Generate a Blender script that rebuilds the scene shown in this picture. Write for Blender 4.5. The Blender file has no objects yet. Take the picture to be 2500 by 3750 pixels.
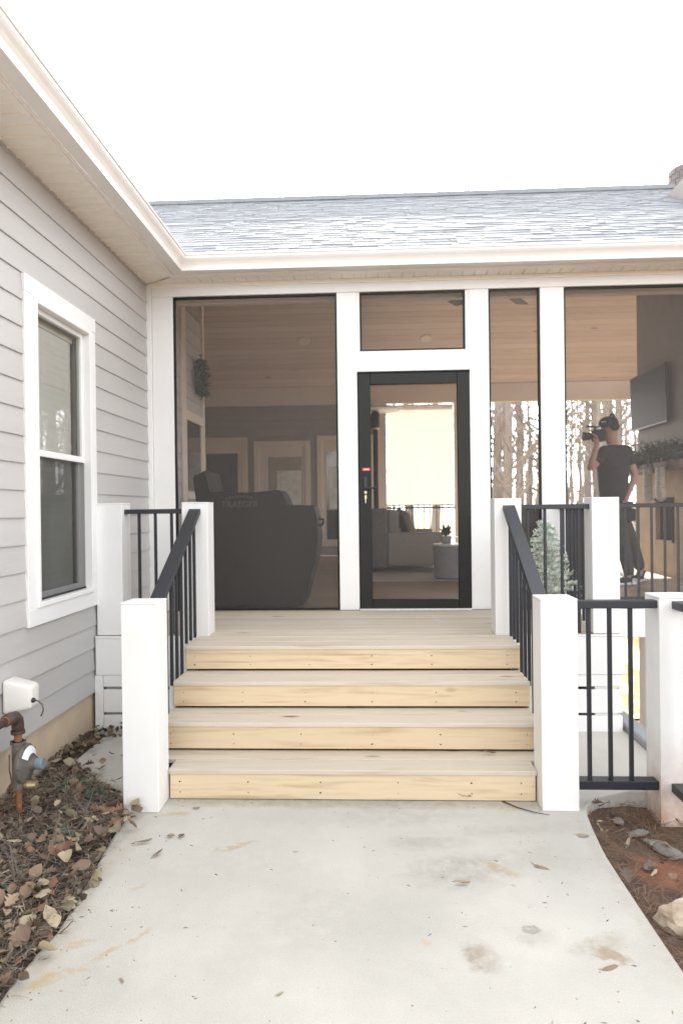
import bpy, bmesh, math, random
from mathutils import Vector, Matrix, noise as mnoise
RAD = math.radians
random.seed(11)
S = bpy.context.scene
COL = S.collection

# ------------------------------------------------------------------ camera, sky, sun, exposure
CAM = Vector((1.9623, -6.1, 1.5157)); YAW, PIT, ROL, FPX = .0464, -.0041, -.012, 2598.15
fw = Vector((-math.sin(YAW)*math.cos(PIT), math.cos(YAW)*math.cos(PIT), math.sin(PIT)))
rt = Vector((math.cos(YAW), math.sin(YAW), 0)); up = rt.cross(fw)
R_ = rt*math.cos(ROL)+up*math.sin(ROL); U_ = up*math.cos(ROL)-rt*math.sin(ROL)
cd = bpy.data.cameras.new('camera'); cam = bpy.data.objects.new('camera', cd); COL.objects.link(cam)
cam.matrix_world = Matrix(((R_.x, U_.x, -fw.x, CAM.x), (R_.y, U_.y, -fw.y, CAM.y), (R_.z, U_.z, -fw.z, CAM.z), (0, 0, 0, 1)))
cd.sensor_fit = 'VERTICAL'; cd.sensor_height = 36; cd.lens = FPX/3750*36
cd.clip_start = .05; cd.clip_end = 2000
cd.dof.use_dof = True; cd.dof.focus_distance = 3.4; cd.dof.aperture_fstop = 2.8
S.camera = cam
SUN_EL, SUN_AZ = RAD(29.8), RAD(2.5)
w = bpy.data.worlds.new('World'); S.world = w; w.use_nodes = True
nt = w.node_tree; bg = nt.nodes['Background']
sky = nt.nodes.new('ShaderNodeTexSky'); sky.sky_type = 'NISHITA'; sky.sun_disc = False
sky.sun_elevation = SUN_EL; sky.sun_rotation = SUN_AZ; sky.air_density = 1.0; sky.dust_density = 2.5; sky.ozone_density = .6
hs = nt.nodes.new('ShaderNodeHueSaturation'); hs.inputs['Saturation'].default_value = .10
nt.links.new(sky.outputs[0], hs.inputs['Color']); nt.links.new(hs.outputs[0], bg.inputs[0])
bg.inputs[1].default_value = .15
sd = bpy.data.lights.new('sun', 'SUN'); sd.energy = 4.0; sd.angle = RAD(.53); sd.color = (1, .93, .82)
sun = bpy.data.objects.new('sun', sd); COL.objects.link(sun)
sv = Vector((math.sin(SUN_AZ)*math.cos(SUN_EL), math.cos(SUN_AZ)*math.cos(SUN_EL), math.sin(SUN_EL)))
sun.rotation_euler = sv.to_track_quat('Z', 'Y').to_euler(); sun.location = (3, 20, 15)
vs = S.view_settings; vs.view_transform = 'Standard'; vs.look = 'None'; vs.exposure = 2.52; vs.gamma = 1; vs.use_curve_mapping = False
cy = S.cycles
cy.max_bounces = 10; cy.diffuse_bounces = 5; cy.transparent_max_bounces = 16; cy.caustics_reflective = False; cy.caustics_refractive = False
cy.use_denoising = True; cy.sample_clamp_indirect = 6

# ------------------------------------------------------------------ materials
MATS = {}
def mat(name, col, rough=.6, var=.08, vs=6., bump=0., bs=60., metal=0., spec=.5, st=(1, 1, 1), rnd=0., isl=False, col2=None, hue=None, detail=4):
    m = bpy.data.materials.new(name); m.use_nodes = True; n = m.node_tree.nodes; l = m.node_tree.links
    b = n['Principled BSDF']; b.inputs['Roughness'].default_value = rough; b.inputs['Metallic'].default_value = metal
    b.inputs['Specular IOR Level'].default_value = spec
    tc = n.new('ShaderNodeTexCoord'); oi = n.new('ShaderNodeObjectInfo'); geo = n.new('ShaderNodeNewGeometry')
    rs = geo.outputs['Random Per Island'] if isl else oi.outputs['Random']
    add = n.new('ShaderNodeVectorMath'); add.operation = 'MULTIPLY_ADD'
    comb = n.new('ShaderNodeCombineXYZ')
    for i in range(3): l.new(rs, comb.inputs[i])
    add.inputs[1].default_value = (17, 31, 23); l.new(comb.outputs[0], add.inputs[0]); l.new(tc.outputs['Object'], add.inputs[2])
    mp = n.new('ShaderNodeMapping'); mp.inputs['Scale'].default_value = st; l.new(add.outputs[0], mp.inputs[0])
    nz = n.new('ShaderNodeTexNoise'); nz.inputs['Scale'].default_value = vs; nz.inputs['Detail'].default_value = detail; nz.inputs['Roughness'].default_value = .6
    l.new(mp.outputs[0], nz.inputs['Vector'])
    cr = n.new('ShaderNodeValToRGB')
    c2 = col2 or tuple(min(1, c*(1+var)) for c in col)
    cr.color_ramp.elements[0].position = .3; cr.color_ramp.elements[1].position = .7
    cr.color_ramp.elements[0].color = (*[c*(1-var) for c in col], 1); cr.color_ramp.elements[1].color = (*c2, 1)
    l.new(nz.outputs[0], cr.inputs[0]); out = cr.outputs[0]
    if hue:
        r2 = n.new('ShaderNodeValToRGB'); r2.color_ramp.interpolation = 'CONSTANT'
        while len(r2.color_ramp.elements) < len(hue): r2.color_ramp.elements.new(.5)
        for i, c in enumerate(hue): r2.color_ramp.elements[i].position = i/len(hue); r2.color_ramp.elements[i].color = (*c, 1)
        l.new(rs, r2.inputs[0])
        mx = n.new('ShaderNodeMix'); mx.data_type = 'RGBA'; mx.blend_type = 'MULTIPLY'; mx.inputs[0].default_value = 1
        l.new(r2.outputs[0], mx.inputs[6]); l.new(out, mx.inputs[7]); out = mx.outputs[2]
    if rnd:
        hv = n.new('ShaderNodeHueSaturation'); mr = n.new('ShaderNodeMapRange')
        mr.inputs[3].default_value = 1-rnd; mr.inputs[4].default_value = 1+rnd
        wn = n.new('ShaderNodeTexWhiteNoise'); wn.noise_dimensions = '1D'; l.new(rs, wn.inputs['W'])
        l.new(wn.outputs[0], mr.inputs[0]); l.new(mr.outputs[0], hv.inputs['Value']); l.new(out, hv.inputs['Color']); out = hv.outputs[0]
    l.new(out, b.inputs['Base Color'])
    if bump:
        nb = n.new('ShaderNodeTexNoise'); nb.inputs['Scale'].default_value = bs; nb.inputs['Detail'].default_value = 5
        l.new(mp.outputs[0], nb.inputs['Vector'])
        bp = n.new('ShaderNodeBump'); bp.inputs['Strength'].default_value = bump; bp.inputs['Distance'].default_value = .004
        l.new(nb.outputs[0], bp.inputs['Height']); l.new(bp.outputs[0], b.inputs['Normal'])
    MATS[name] = m; m['bsdf_color'] = 1
    return m

def wood(name, col, dark, knots=True, sc=1.):
    """pine board, grain along local X"""
    m = bpy.data.materials.new(name); m.use_nodes = True; n = m.node_tree.nodes; l = m.node_tree.links; b = n['Principled BSDF']
    b.inputs['Roughness'].default_value = .62; b.inputs['Specular IOR Level'].default_value = .3
    tc = n.new('ShaderNodeTexCoord'); oi = n.new('ShaderNodeObjectInfo'); comb = n.new('ShaderNodeCombineXYZ')
    for i in range(3): l.new(oi.outputs['Random'], comb.inputs[i])
    add = n.new('ShaderNodeVectorMath'); add.operation = 'MULTIPLY_ADD'; add.inputs[1].default_value = (13, 7, 9)
    l.new(comb.outputs[0], add.inputs[0]); l.new(tc.outputs['Object'], add.inputs[2])
    mp = n.new('ShaderNodeMapping'); mp.inputs['Scale'].default_value = (1.1*sc, 16*sc, 16*sc); l.new(add.outputs[0], mp.inputs[0])
    nz = n.new('ShaderNodeTexNoise'); nz.inputs['Scale'].default_value = 1.5; nz.inputs['Detail'].default_value = 3; nz.inputs['Distortion'].default_value = .6; l.new(mp.outputs[0], nz.inputs[0])
    ml = n.new('ShaderNodeMath'); ml.operation = 'MULTIPLY'; ml.inputs[1].default_value = 9; l.new(nz.outputs[0], ml.inputs[0])
    sn = n.new('ShaderNodeMath'); sn.operation = 'SINE'; l.new(ml.outputs[0], sn.inputs[0])
    mr = n.new('ShaderNodeMapRange'); mr.inputs[1].default_value = -1; mr.inputs[2].default_value = 1; l.new(sn.outputs[0], mr.inputs[0])
    big = n.new('ShaderNodeTexNoise'); big.inputs['Scale'].default_value = 1.1; l.new(add.outputs[0], big.inputs[0])
    av = n.new('ShaderNodeMath'); av.operation = 'MULTIPLY'; l.new(mr.outputs[0], av.inputs[0]); l.new(big.outputs[0], av.inputs[1])
    mx = n.new('ShaderNodeMix'); mx.data_type = 'RGBA'; mx.inputs[6].default_value = (*col, 1); mx.inputs[7].default_value = (*dark, 1); a2 = n.new('ShaderNodeMath'); a2.operation = 'MULTIPLY'; a2.use_clamp = True; a2.inputs[1].default_value = 1.7; l.new(av.outputs[0], a2.inputs[0]); l.new(a2.outputs[0], mx.inputs[0])
    out = mx.outputs[2]
    if knots:
        mk = n.new('ShaderNodeMapping'); mk.inputs['Scale'].default_value = (1.6, 4.2, 4.2); l.new(add.outputs[0], mk.inputs[0])
        vo = n.new('ShaderNodeTexVoronoi'); vo.inputs['Scale'].default_value = 1.; l.new(mk.outputs[0], vo.inputs['Vector'])
        cr = n.new('ShaderNodeValToRGB'); cr.color_ramp.elements[0].position = .045; cr.color_ramp.elements[0].color = (.9, .9, .9, 1)
        cr.color_ramp.elements[1].position = .11; cr.color_ramp.elements[1].color = (0, 0, 0, 1); l.new(vo.outputs['Distance'], cr.inputs[0])
        m2 = n.new('ShaderNodeMix'); m2.data_type = 'RGBA'; m2.inputs[7].default_value = (.24, .14, .08, 1); l.new(cr.outputs[0], m2.inputs[0]); l.new(out, m2.inputs[6]); out = m2.outputs[2]
    hv = n.new('ShaderNodeHueSaturation'); r2 = n.new('ShaderNodeMapRange'); r2.inputs[3].default_value = .9; r2.inputs[4].default_value = 1.06
    l.new(oi.outputs['Random'], r2.inputs[0]); l.new(r2.outputs[0], hv.inputs['Value']); l.new(out, hv.inputs['Color']); l.new(hv.outputs[0], b.inputs['Base Color'])
    bp = n.new('ShaderNodeBump'); bp.inputs['Strength'].default_value = .25; bp.inputs['Distance'].default_value = .002; l.new(mr.outputs[0], bp.inputs['Height']); l.new(bp.outputs[0], b.inputs['Normal'])
    return m

def mixmat(name, col, alpha, rough=1.):
    m = bpy.data.materials.new(name); m.use_nodes = True; n = m.node_tree.nodes; l = m.node_tree.links
    n.remove(n['Principled BSDF']); o = n['Material Output']
    t = n.new('ShaderNodeBsdfTransparent'); d = n.new('ShaderNodeBsdfDiffuse'); d.inputs[0].default_value = (*col, 1)
    mx = n.new('ShaderNodeMixShader'); mx.inputs[0].default_value = alpha
    tc = n.new('ShaderNodeTexCoord'); nz = n.new('ShaderNodeTexNoise'); nz.inputs['Scale'].default_value = 400; l.new(tc.outputs['Object'], nz.inputs[0])
    mr = n.new('ShaderNodeMapRange'); mr.inputs[3].default_value = alpha-.06; mr.inputs[4].default_value = alpha+.06; l.new(nz.outputs[0], mr.inputs[0]); l.new(mr.outputs[0], mx.inputs[0])
    l.new(t.outputs[0], mx.inputs[1]); l.new(d.outputs[0], mx.inputs[2]); l.new(mx.outputs[0], o.inputs[0])
    return m

def glass(name, tint=(.93, .97, .95), boost=1.0):
    m = bpy.data.materials.new(name); m.use_nodes = True; n = m.node_tree.nodes; l = m.node_tree.links
    n.remove(n['Principled BSDF']); o = n['Material Output']
    t = n.new('ShaderNodeBsdfTransparent'); t.inputs[0].default_value = (*tint, 1); g = n.new('ShaderNodeBsdfGlossy'); g.inputs['Roughness'].default_value = .01
    f = n.new('ShaderNodeFresnel'); f.inputs[0].default_value = 1.5
    ml = n.new('ShaderNodeMath'); ml.operation = 'MULTIPLY'; ml.inputs[1].default_value = 1.8*boost; ml.use_clamp = True; l.new(f.outputs[0], ml.inputs[0])
    mx = n.new('ShaderNodeMixShader'); l.new(ml.outputs[0], mx.inputs[0]); l.new(t.outputs[0], mx.inputs[1]); l.new(g.outputs[0], mx.inputs[2]); l.new(mx.outputs[0], o.inputs[0])
    return m

def translucent(name, col, tr=.5):
    m = bpy.data.materials.new(name); m.use_nodes = True; n = m.node_tree.nodes; l = m.node_tree.links
    n.remove(n['Principled BSDF']); o = n['Material Output']
    a = n.new('ShaderNodeBsdfTranslucent'); d = n.new('ShaderNodeBsdfDiffuse'); t = n.new('ShaderNodeBsdfTransparent')
    tc = n.new('ShaderNodeTexCoord'); nz = n.new('ShaderNodeTexNoise'); nz.inputs['Scale'].default_value = 30; l.new(tc.outputs['Object'], nz.inputs[0])
    cr = n.new('ShaderNodeValToRGB'); cr.color_ramp.elements[0].color = (*[c*.93 for c in col], 1); cr.color_ramp.elements[1].color = (*col, 1); l.new(nz.outputs[0], cr.inputs[0])
    l.new(cr.outputs[0], a.inputs[0]); l.new(cr.outputs[0], d.inputs[0])
    m1 = n.new('ShaderNodeMixShader'); m1.inputs[0].default_value = .5; l.new(a.outputs[0], m1.inputs[1]); l.new(d.outputs[0], m1.inputs[2])
    m2 = n.new('ShaderNodeMixShader'); m2.inputs[0].default_value = tr; l.new(m1.outputs[0], m2.inputs[1]); l.new(t.outputs[0], m2.inputs[2]); l.new(m2.outputs[0], o.inputs[0])
    return m

WHITE = mat('white_paint', (.80, .795, .785), .42, .025, 3, bump=.05, bs=40)
CREAM = mat('white_vinyl', (.88, .84, .76), .4, .02, 3)
GUT = mat('white_aluminium', (.84, .81, .77), .32, .02, 3)
SIDING = mat('grey_fibre_cement', (.48, .467, .455), .6, .05, 5, bump=.35, bs=30, st=(1, .12, 1), rnd=.03)
STUCCO = mat('tan_stucco', (.58, .47, .34), .85, .10, 5, bump=.4, bs=90)
SHING = mat('grey_shingle', (.285, .298, .318), .9, .12, 40, bump=.5, bs=300, rnd=.13, spec=.2)
SHING_I = mat('grey_shingle_mass', (.285, .298, .318), .9, .12, 40, bump=.5, bs=300, rnd=.13, isl=True, spec=.2)
BLACK = mat('black_metal', (.022, .024, .030), .42, .08, 10)
DARKFR = mat('dark_bronze', (.016, .016, .015), .45, .08, 10, spec=.25)
SCREEN = mixmat('insect_screen', (.165, .152, .145), .33)
WSCREEN = mixmat('window_screen', (.05, .05, .05), .5)
GLASS = glass('glass', (.98, .99, .98), .55)
PANE = mat('dark_room_pane', (.05, .05, .045), .04, .3, 2, spec=1.0)
PANEC = mat('curtained_pane', (.36, .34, .27), .06, .2, 2, spec=1.0)
TREAD = wood('weathered_pine', (.60, .53, .435), (.43, .35, .26), knots=True)
RISER = wood('treated_pine', (.65, .525, .36), (.43, .29, .16))
CEILW = wood('pine_ceiling', (.70, .57, .48), (.58, .45, .365), knots=True)
FLOORW = wood('brown_floor', (.30, .22, .16), (.2, .14, .1), knots=False)
TRIMC = mat('tan_trim', (.74, .64, .54), .5, .03, 3)
WALLIN = mat('grey_porch_wall', (.30, .27, .25), .7, .06, 5)
COVER = mat('black_vinyl_cover', (.007, .0075, .0075), .65, .15, 4, bump=1.0, bs=6, detail=2, spec=.12)
LETTER = mat('faded_print', (.045, .045, .045), .6, .1, 40)
FABRIC = mat('grey_fabric', (.30, .265, .24), .9, .06, 40, bump=.3, bs=200)
DFABRIC = mat('dark_grey_fabric', (.16, .15, .145), .9, .1, 30, bump=.3, bs=200)
PILLOW = mat('taupe_fabric', (.24, .20, .18), .9, .1, 30)
GREYCON = mat('grey_cement', (.32, .32, .33), .8, .06, 12)
RUG = mat('grey_rug', (.42, .38, .35), .95, .15, 60)
LEAFG = mat('dark_green_leaf', (.05, .075, .045), .6, .3, 20, rnd=.3)
LEAFG_I = mat('green_foliage', (.06, .09, .05), .6, .3, 20, rnd=.4, isl=True)
FLOCK = mat('flocked_needles', (.86, .88, .83), .9, .25, 15, rnd=.25, isl=True, hue=[(1, 1, 1), (.55, .68, .50), (1, 1, 1), (.9, .96, .88)])
BARK = mat('grey_bark', (.30, .255, .215), .95, .2, 12, bump=.6, bs=20, st=(1, 1, .3), rnd=.25)
BARK_I = mat('grey_bark_mass', (.32, .27, .23), .95, .2, 8, rnd=.3, isl=True)
LEAFHUES = [(.36, .27, .175), (.24, .165, .11), (.44, .36, .23), (.19, .125, .085), (.29, .20, .13), (.40, .33, .23), (.15, .105, .08), (.26, .145, .095), (.35, .31, .20)]
LEAF = mat('fallen_leaf', (.9, .9, .9), .75, .2, 25, hue=LEAFHUES, rnd=.2)
LEAF_I = mat('leaf_litter', (.75, .75, .75), .8, .25, 25, hue=[tuple(c*.75 for c in h) for h in LEAFHUES]+[(.10, .07, .05), (.13, .085, .06), (.2, .12, .08)], rnd=.3, isl=True)
STRAW_I = mat('pine_straw', (.20, .115, .068), .85, .2, 30, rnd=.5, isl=True)
STRAWL_I = mat('dry_grass', (.235, .19, .15), .85, .2, 30, rnd=.5, isl=True)
ORANGE_I = mat('beech_leaf', (.42, .24, .10), .8, .2, 5, rnd=.3, isl=True)
ROCK = mat('tan_rock', (.40, .29, .20), .85, .35, 12, bump=1.0, bs=30, col2=(.58, .48, .37))
SLATE = mat('grey_slate', (.20, .185, .165), .8, .25, 14, bump=.6, bs=40)
IRON = mat('rusty_pipe', (.065, .045, .038), .6, .35, 14, bump=.3, bs=60, col2=(.10, .06, .045))
RUST = mat('rust', (.26, .11, .05), .8, .3, 30, bump=.3)
REGM = mat('regulator_grey', (.125, .112, .098), .5, .2, 15, bump=.15, bs=80)
REGC = mat('blue_grey_cap', (.17, .22, .27), .5, .15, 25)
LABELW = mat('white_label', (.80, .82, .86), .5, .03, 20)
PLAST = mat('white_plastic', (.78, .76, .71), .35, .03, 8)
RED = mat('red_sticker', (.70, .06, .05), .5, .05, 20)
BRASS = mat('worn_brass', (.55, .45, .28), .35, .1, 20, metal=.8)
SKIN = mat('skin', (.42, .24, .17), .5, .06, 20)
BLACKC = mat('black_cotton', (.022, .021, .024), .9, .25, 12, bump=.9, bs=14)
TROUS = mat('dark_trousers', (.05, .047, .045), .9, .25, 10, bump=.9, bs=12)
BRICK = mat('grey_brown_brick', (.21, .18, .17), .9, .15, 20, bump=.4, bs=80, rnd=.15)
MORTAR = mat('pale_mortar', (.38, .37, .36), .95, .08, 20, bump=.3)
STONE = mat('bounce_tan_stone', (.50, .38, .25), .85, .15, 4, bump=.4, bs=20)  # tan stone; warmth of sunlight bounced onto it is put into the colour
SOOT = mat('soot', (.02, .018, .016), .9, .2, 10, spec=.1)
MANT = wood('dark_mantel', (.22, .14, .09), (.13, .08, .05), knots=False)
TVM = mat('tv_screen', (.035, .033, .03), .5, .05, 4, spec=.04)
KNIT = mat('cream_knit', (.62, .56, .50), .95, .3, 18, bump=.5, bs=60, col2=(.70, .65, .6), st=(1, 1, 3))
CABW = mat('dark_brown_cabinet', (.045, .036, .030), .5, .15, 8)
BLIND = mat('cream_slat', (.86, .86, .80), .5, .03, 8)
SHADE = translucent('shade_cloth', (.68, .635, .59), .05)
WARM = mat('lamp_glass', (.8, .55, .25), .3, .1, 10)

# concrete with stains
def concrete(name, stains):
    m = mat(name, (.475, .457, .412), .88, .09, 1.7, bump=.6, bs=160, col2=(.545, .523, .475), detail=9)
    n = m.node_tree.nodes; l = m.node_tree.links; b = n['Principled BSDF']
    cur = b.inputs['Base Color'].links[0].from_socket
    tc = n.new('ShaderNodeTexCoord')
    # pitted speckle
    sp = n.new('ShaderNodeTexVoronoi'); sp.inputs['Scale'].default_value = 16; l.new(tc.outputs['Object'], sp.inputs['Vector'])
    cr = n.new('ShaderNodeValToRGB'); cr.color_ramp.elements[0].position = .03; cr.color_ramp.elements[0].color = (.8, .8, .8, 1); cr.color_ramp.elements[1].position = .06; cr.color_ramp.elements[1].color = (0, 0, 0, 1); l.new(sp.outputs['Distance'], cr.inputs[0])
    mx = n.new('ShaderNodeMix'); mx.data_type = 'RGBA'; mx.inputs[7].default_value = (.25, .2, .15, 1); l.new(cr.outputs[0], mx.inputs[0]); l.new(cur, mx.inputs[6]); cur = mx.outputs[2]
    fz = n.new('ShaderNodeTexNoise'); fz.inputs['Scale'].default_value = 210; fz.inputs['Detail'].default_value = 1; l.new(tc.outputs['Object'], fz.inputs[0])
    fr = n.new('ShaderNodeMapRange'); fr.inputs[1].default_value = .25; fr.inputs[2].default_value = .75; fr.inputs[3].default_value = .89; fr.inputs[4].default_value = 1.09; l.new(fz.outputs[0], fr.inputs[0])
    fh = n.new('ShaderNodeHueSaturation'); l.new(fr.outputs[0], fh.inputs['Value']); l.new(cur, fh.inputs['Color']); cur = fh.outputs[0]
    nz = n.new('ShaderNodeTexNoise'); nz.inputs['Scale'].default_value = 14; nz.inputs['Detail'].default_value = 7; nz.inputs['Roughness'].default_value = .65; l.new(tc.outputs['Object'], nz.inputs[0])
    dis = n.new('ShaderNodeVectorMath'); dis.operation = 'SCALE'; dis.inputs['Scale'].default_value = .13
    sb = n.new('ShaderNodeVectorMath'); sb.operation = 'SUBTRACT'; sb.inputs[1].default_value = (.5, .5, .5); l.new(nz.outputs['Color'], sb.inputs[0]); l.new(sb.outputs[0], dis.inputs[0])
    ad = n.new('ShaderNodeVectorMath'); l.new(tc.outputs['Object'], ad.inputs[0]); l.new(dis.outputs[0], ad.inputs[1])
    for (x, y, rx, ry, ang, col, amt, edge) in stains:
        mp = n.new('ShaderNodeMapping'); mp.vector_type = 'TEXTURE'; mp.inputs['Location'].default_value = (x, y, 0); mp.inputs['Rotation'].default_value = (0, 0, ang); mp.inputs['Scale'].default_value = (rx, ry, 5)
        l.new(ad.outputs[0], mp.inputs[0])
        ln = n.new('ShaderNodeVectorMath'); ln.operation = 'LENGTH'; l.new(mp.outputs[0], ln.inputs[0])
        mr = n.new('ShaderNodeMapRange'); mr.interpolation_type = 'SMOOTHSTEP'; mr.inputs[1].default_value = 1+edge; mr.inputs[2].default_value = 1-edge; mr.inputs[3].default_value = 0; mr.inputs[4].default_value = amt; l.new(ln.outputs['Value'], mr.inputs[0])
        mu = n.new('ShaderNodeMath'); mu.operation = 'MULTIPLY'; l.new(mr.outputs[0], mu.inputs[0])
        br = n.new('ShaderNodeMapRange'); br.inputs[1].default_value = .3; br.inputs[2].default_value = .6; l.new(nz.outputs[0], br.inputs[0]); l.new(br.outputs[0], mu.inputs[1])
        mx = n.new('ShaderNodeMix'); mx.data_type = 'RGBA'; mx.inputs[7].default_value = (*col, 1); l.new(mu.outputs[0], mx.inputs[0]); l.new(cur, mx.inputs[6]); cur = mx.outputs[2]
    l.new(cur, b.inputs['Base Color'])
    return m
GR, TN = (.33, .31, .265), (.42, .31, .16)
CONC = concrete('broom_concrete', [
    (2.31, -3.12, .20, .13, .2, GR, .75, .6), (2.2, -2.88, .16, .06, 0, GR, .6, .6), (2.50, -3.54, .035, .03, 0, (.22, .22, .19), .95, .12), (2.5, -3.57, .07, .06, 0, GR, .5, .6),
    (2.305, -3.69, .05, .09, .3, (.30, .24, .18), .8, .5), (2.72, -3.62, .10, .05, .5, (.34, .29, .22), .8, .5), (2.75, -3.68, .06, .03, -.6, (.32, .24, .17), .9, .3),
    (1.326, -2.93, .10, .018, .5, TN, .9, .4), (2.48, -3.12, .08, .022, -.7, TN, .8, .4), (1.106, -3.61, .045, .012, .9, TN, .8, .6), (1.02, -3.72, .06, .012, .8, TN, .8, .6),
    (.80, -3.15, .05, .5, -.06, (.40, .34, .26), .6, .7), (.83, -3.75, .06, .25, 0, (.40, .34, .25), .55, .7), (2.93, -3.2, .03, .6, 0, (.42, .37, .30), .45, .7), (.92, -3.66, .06, .014, .4, TN, .6, .7), (.96, -3.8, .05, .012, .3, TN, .6, .7), (.88, -3.86, .05, .03, .3, TN, .8, .4), (2.62, -2.52, .05, .025, .3, TN, .9, .4), (.95, -2.6, .07, .03, 0, TN, .8, .5), (.98, -3.3, .05, .016, .6, TN, .6, .5),
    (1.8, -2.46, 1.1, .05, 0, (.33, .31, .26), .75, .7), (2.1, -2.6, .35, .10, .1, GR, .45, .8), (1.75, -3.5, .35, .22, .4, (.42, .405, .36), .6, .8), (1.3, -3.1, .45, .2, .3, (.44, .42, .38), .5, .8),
    (2.65, -3.0, .18, .12, .2, GR, .4, .8), (2.12, -3.62, .022, .02, 0, (.5, .33, .2), .9, .4), (2.55, -2.75, .3, .05, .1, GR, .35, .8)])

# soil with a red clay patch
SOIL = mat('brown_soil', (.085, .058, .042), .95, .35, 9, bump=.8, bs=40, col2=(.15, .10, .07))
def clay():
    n = SOIL.node_tree.nodes; l = SOIL.node_tree.links; b = n['Principled BSDF']; cur = b.inputs['Base Color'].links[0].from_socket
    tc = n.new('ShaderNodeTexCoord'); nz = n.new('ShaderNodeTexNoise'); nz.inputs['Scale'].default_value = 12; l.new(tc.outputs['Object'], nz.inputs[0])
    sc = n.new('ShaderNodeVectorMath'); sc.operation = 'SCALE'; sc.inputs['Scale'].default_value = .25; l.new(nz.outputs['Color'], sc.inputs[0])
    ad = n.new('ShaderNodeVectorMath'); l.new(tc.outputs['Object'], ad.inputs[0]); l.new(sc.outputs[0], ad.inputs[1])
    mp = n.new('ShaderNodeMapping'); mp.vector_type = 'TEXTURE'; mp.inputs['Location'].default_value = (3.36, -2.88, .1); mp.inputs['Scale'].default_value = (.17, .13, 3); l.new(ad.outputs[0], mp.inputs[0])
    ln = n.new('ShaderNodeVectorMath'); ln.operation = 'LENGTH'; l.new(mp.outputs[0], ln.inputs[0])
    mr = n.new('ShaderNodeMapRange'); mr.inputs[1].default_value = 1.4; mr.inputs[2].default_value = .5; mr.inputs[3].default_value = 0; mr.inputs[4].default_value = .95; l.new(ln.outputs['Value'], mr.inputs[0])
    mx = n.new('ShaderNodeMix'); mx.data_type = 'RGBA'; mx.inputs[7].default_value = (.30, .115, .06, 1); l.new(mr.outputs[0], mx.inputs[0]); l.new(cur, mx.inputs[6]); l.new(mx.outputs[2], b.inputs['Base Color'])
clay()
LAWN = mat('dry_lawn', (.42, .33, .14), .95, .25, 5, bump=.8, bs=60, col2=(.52, .43, .22))

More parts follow.
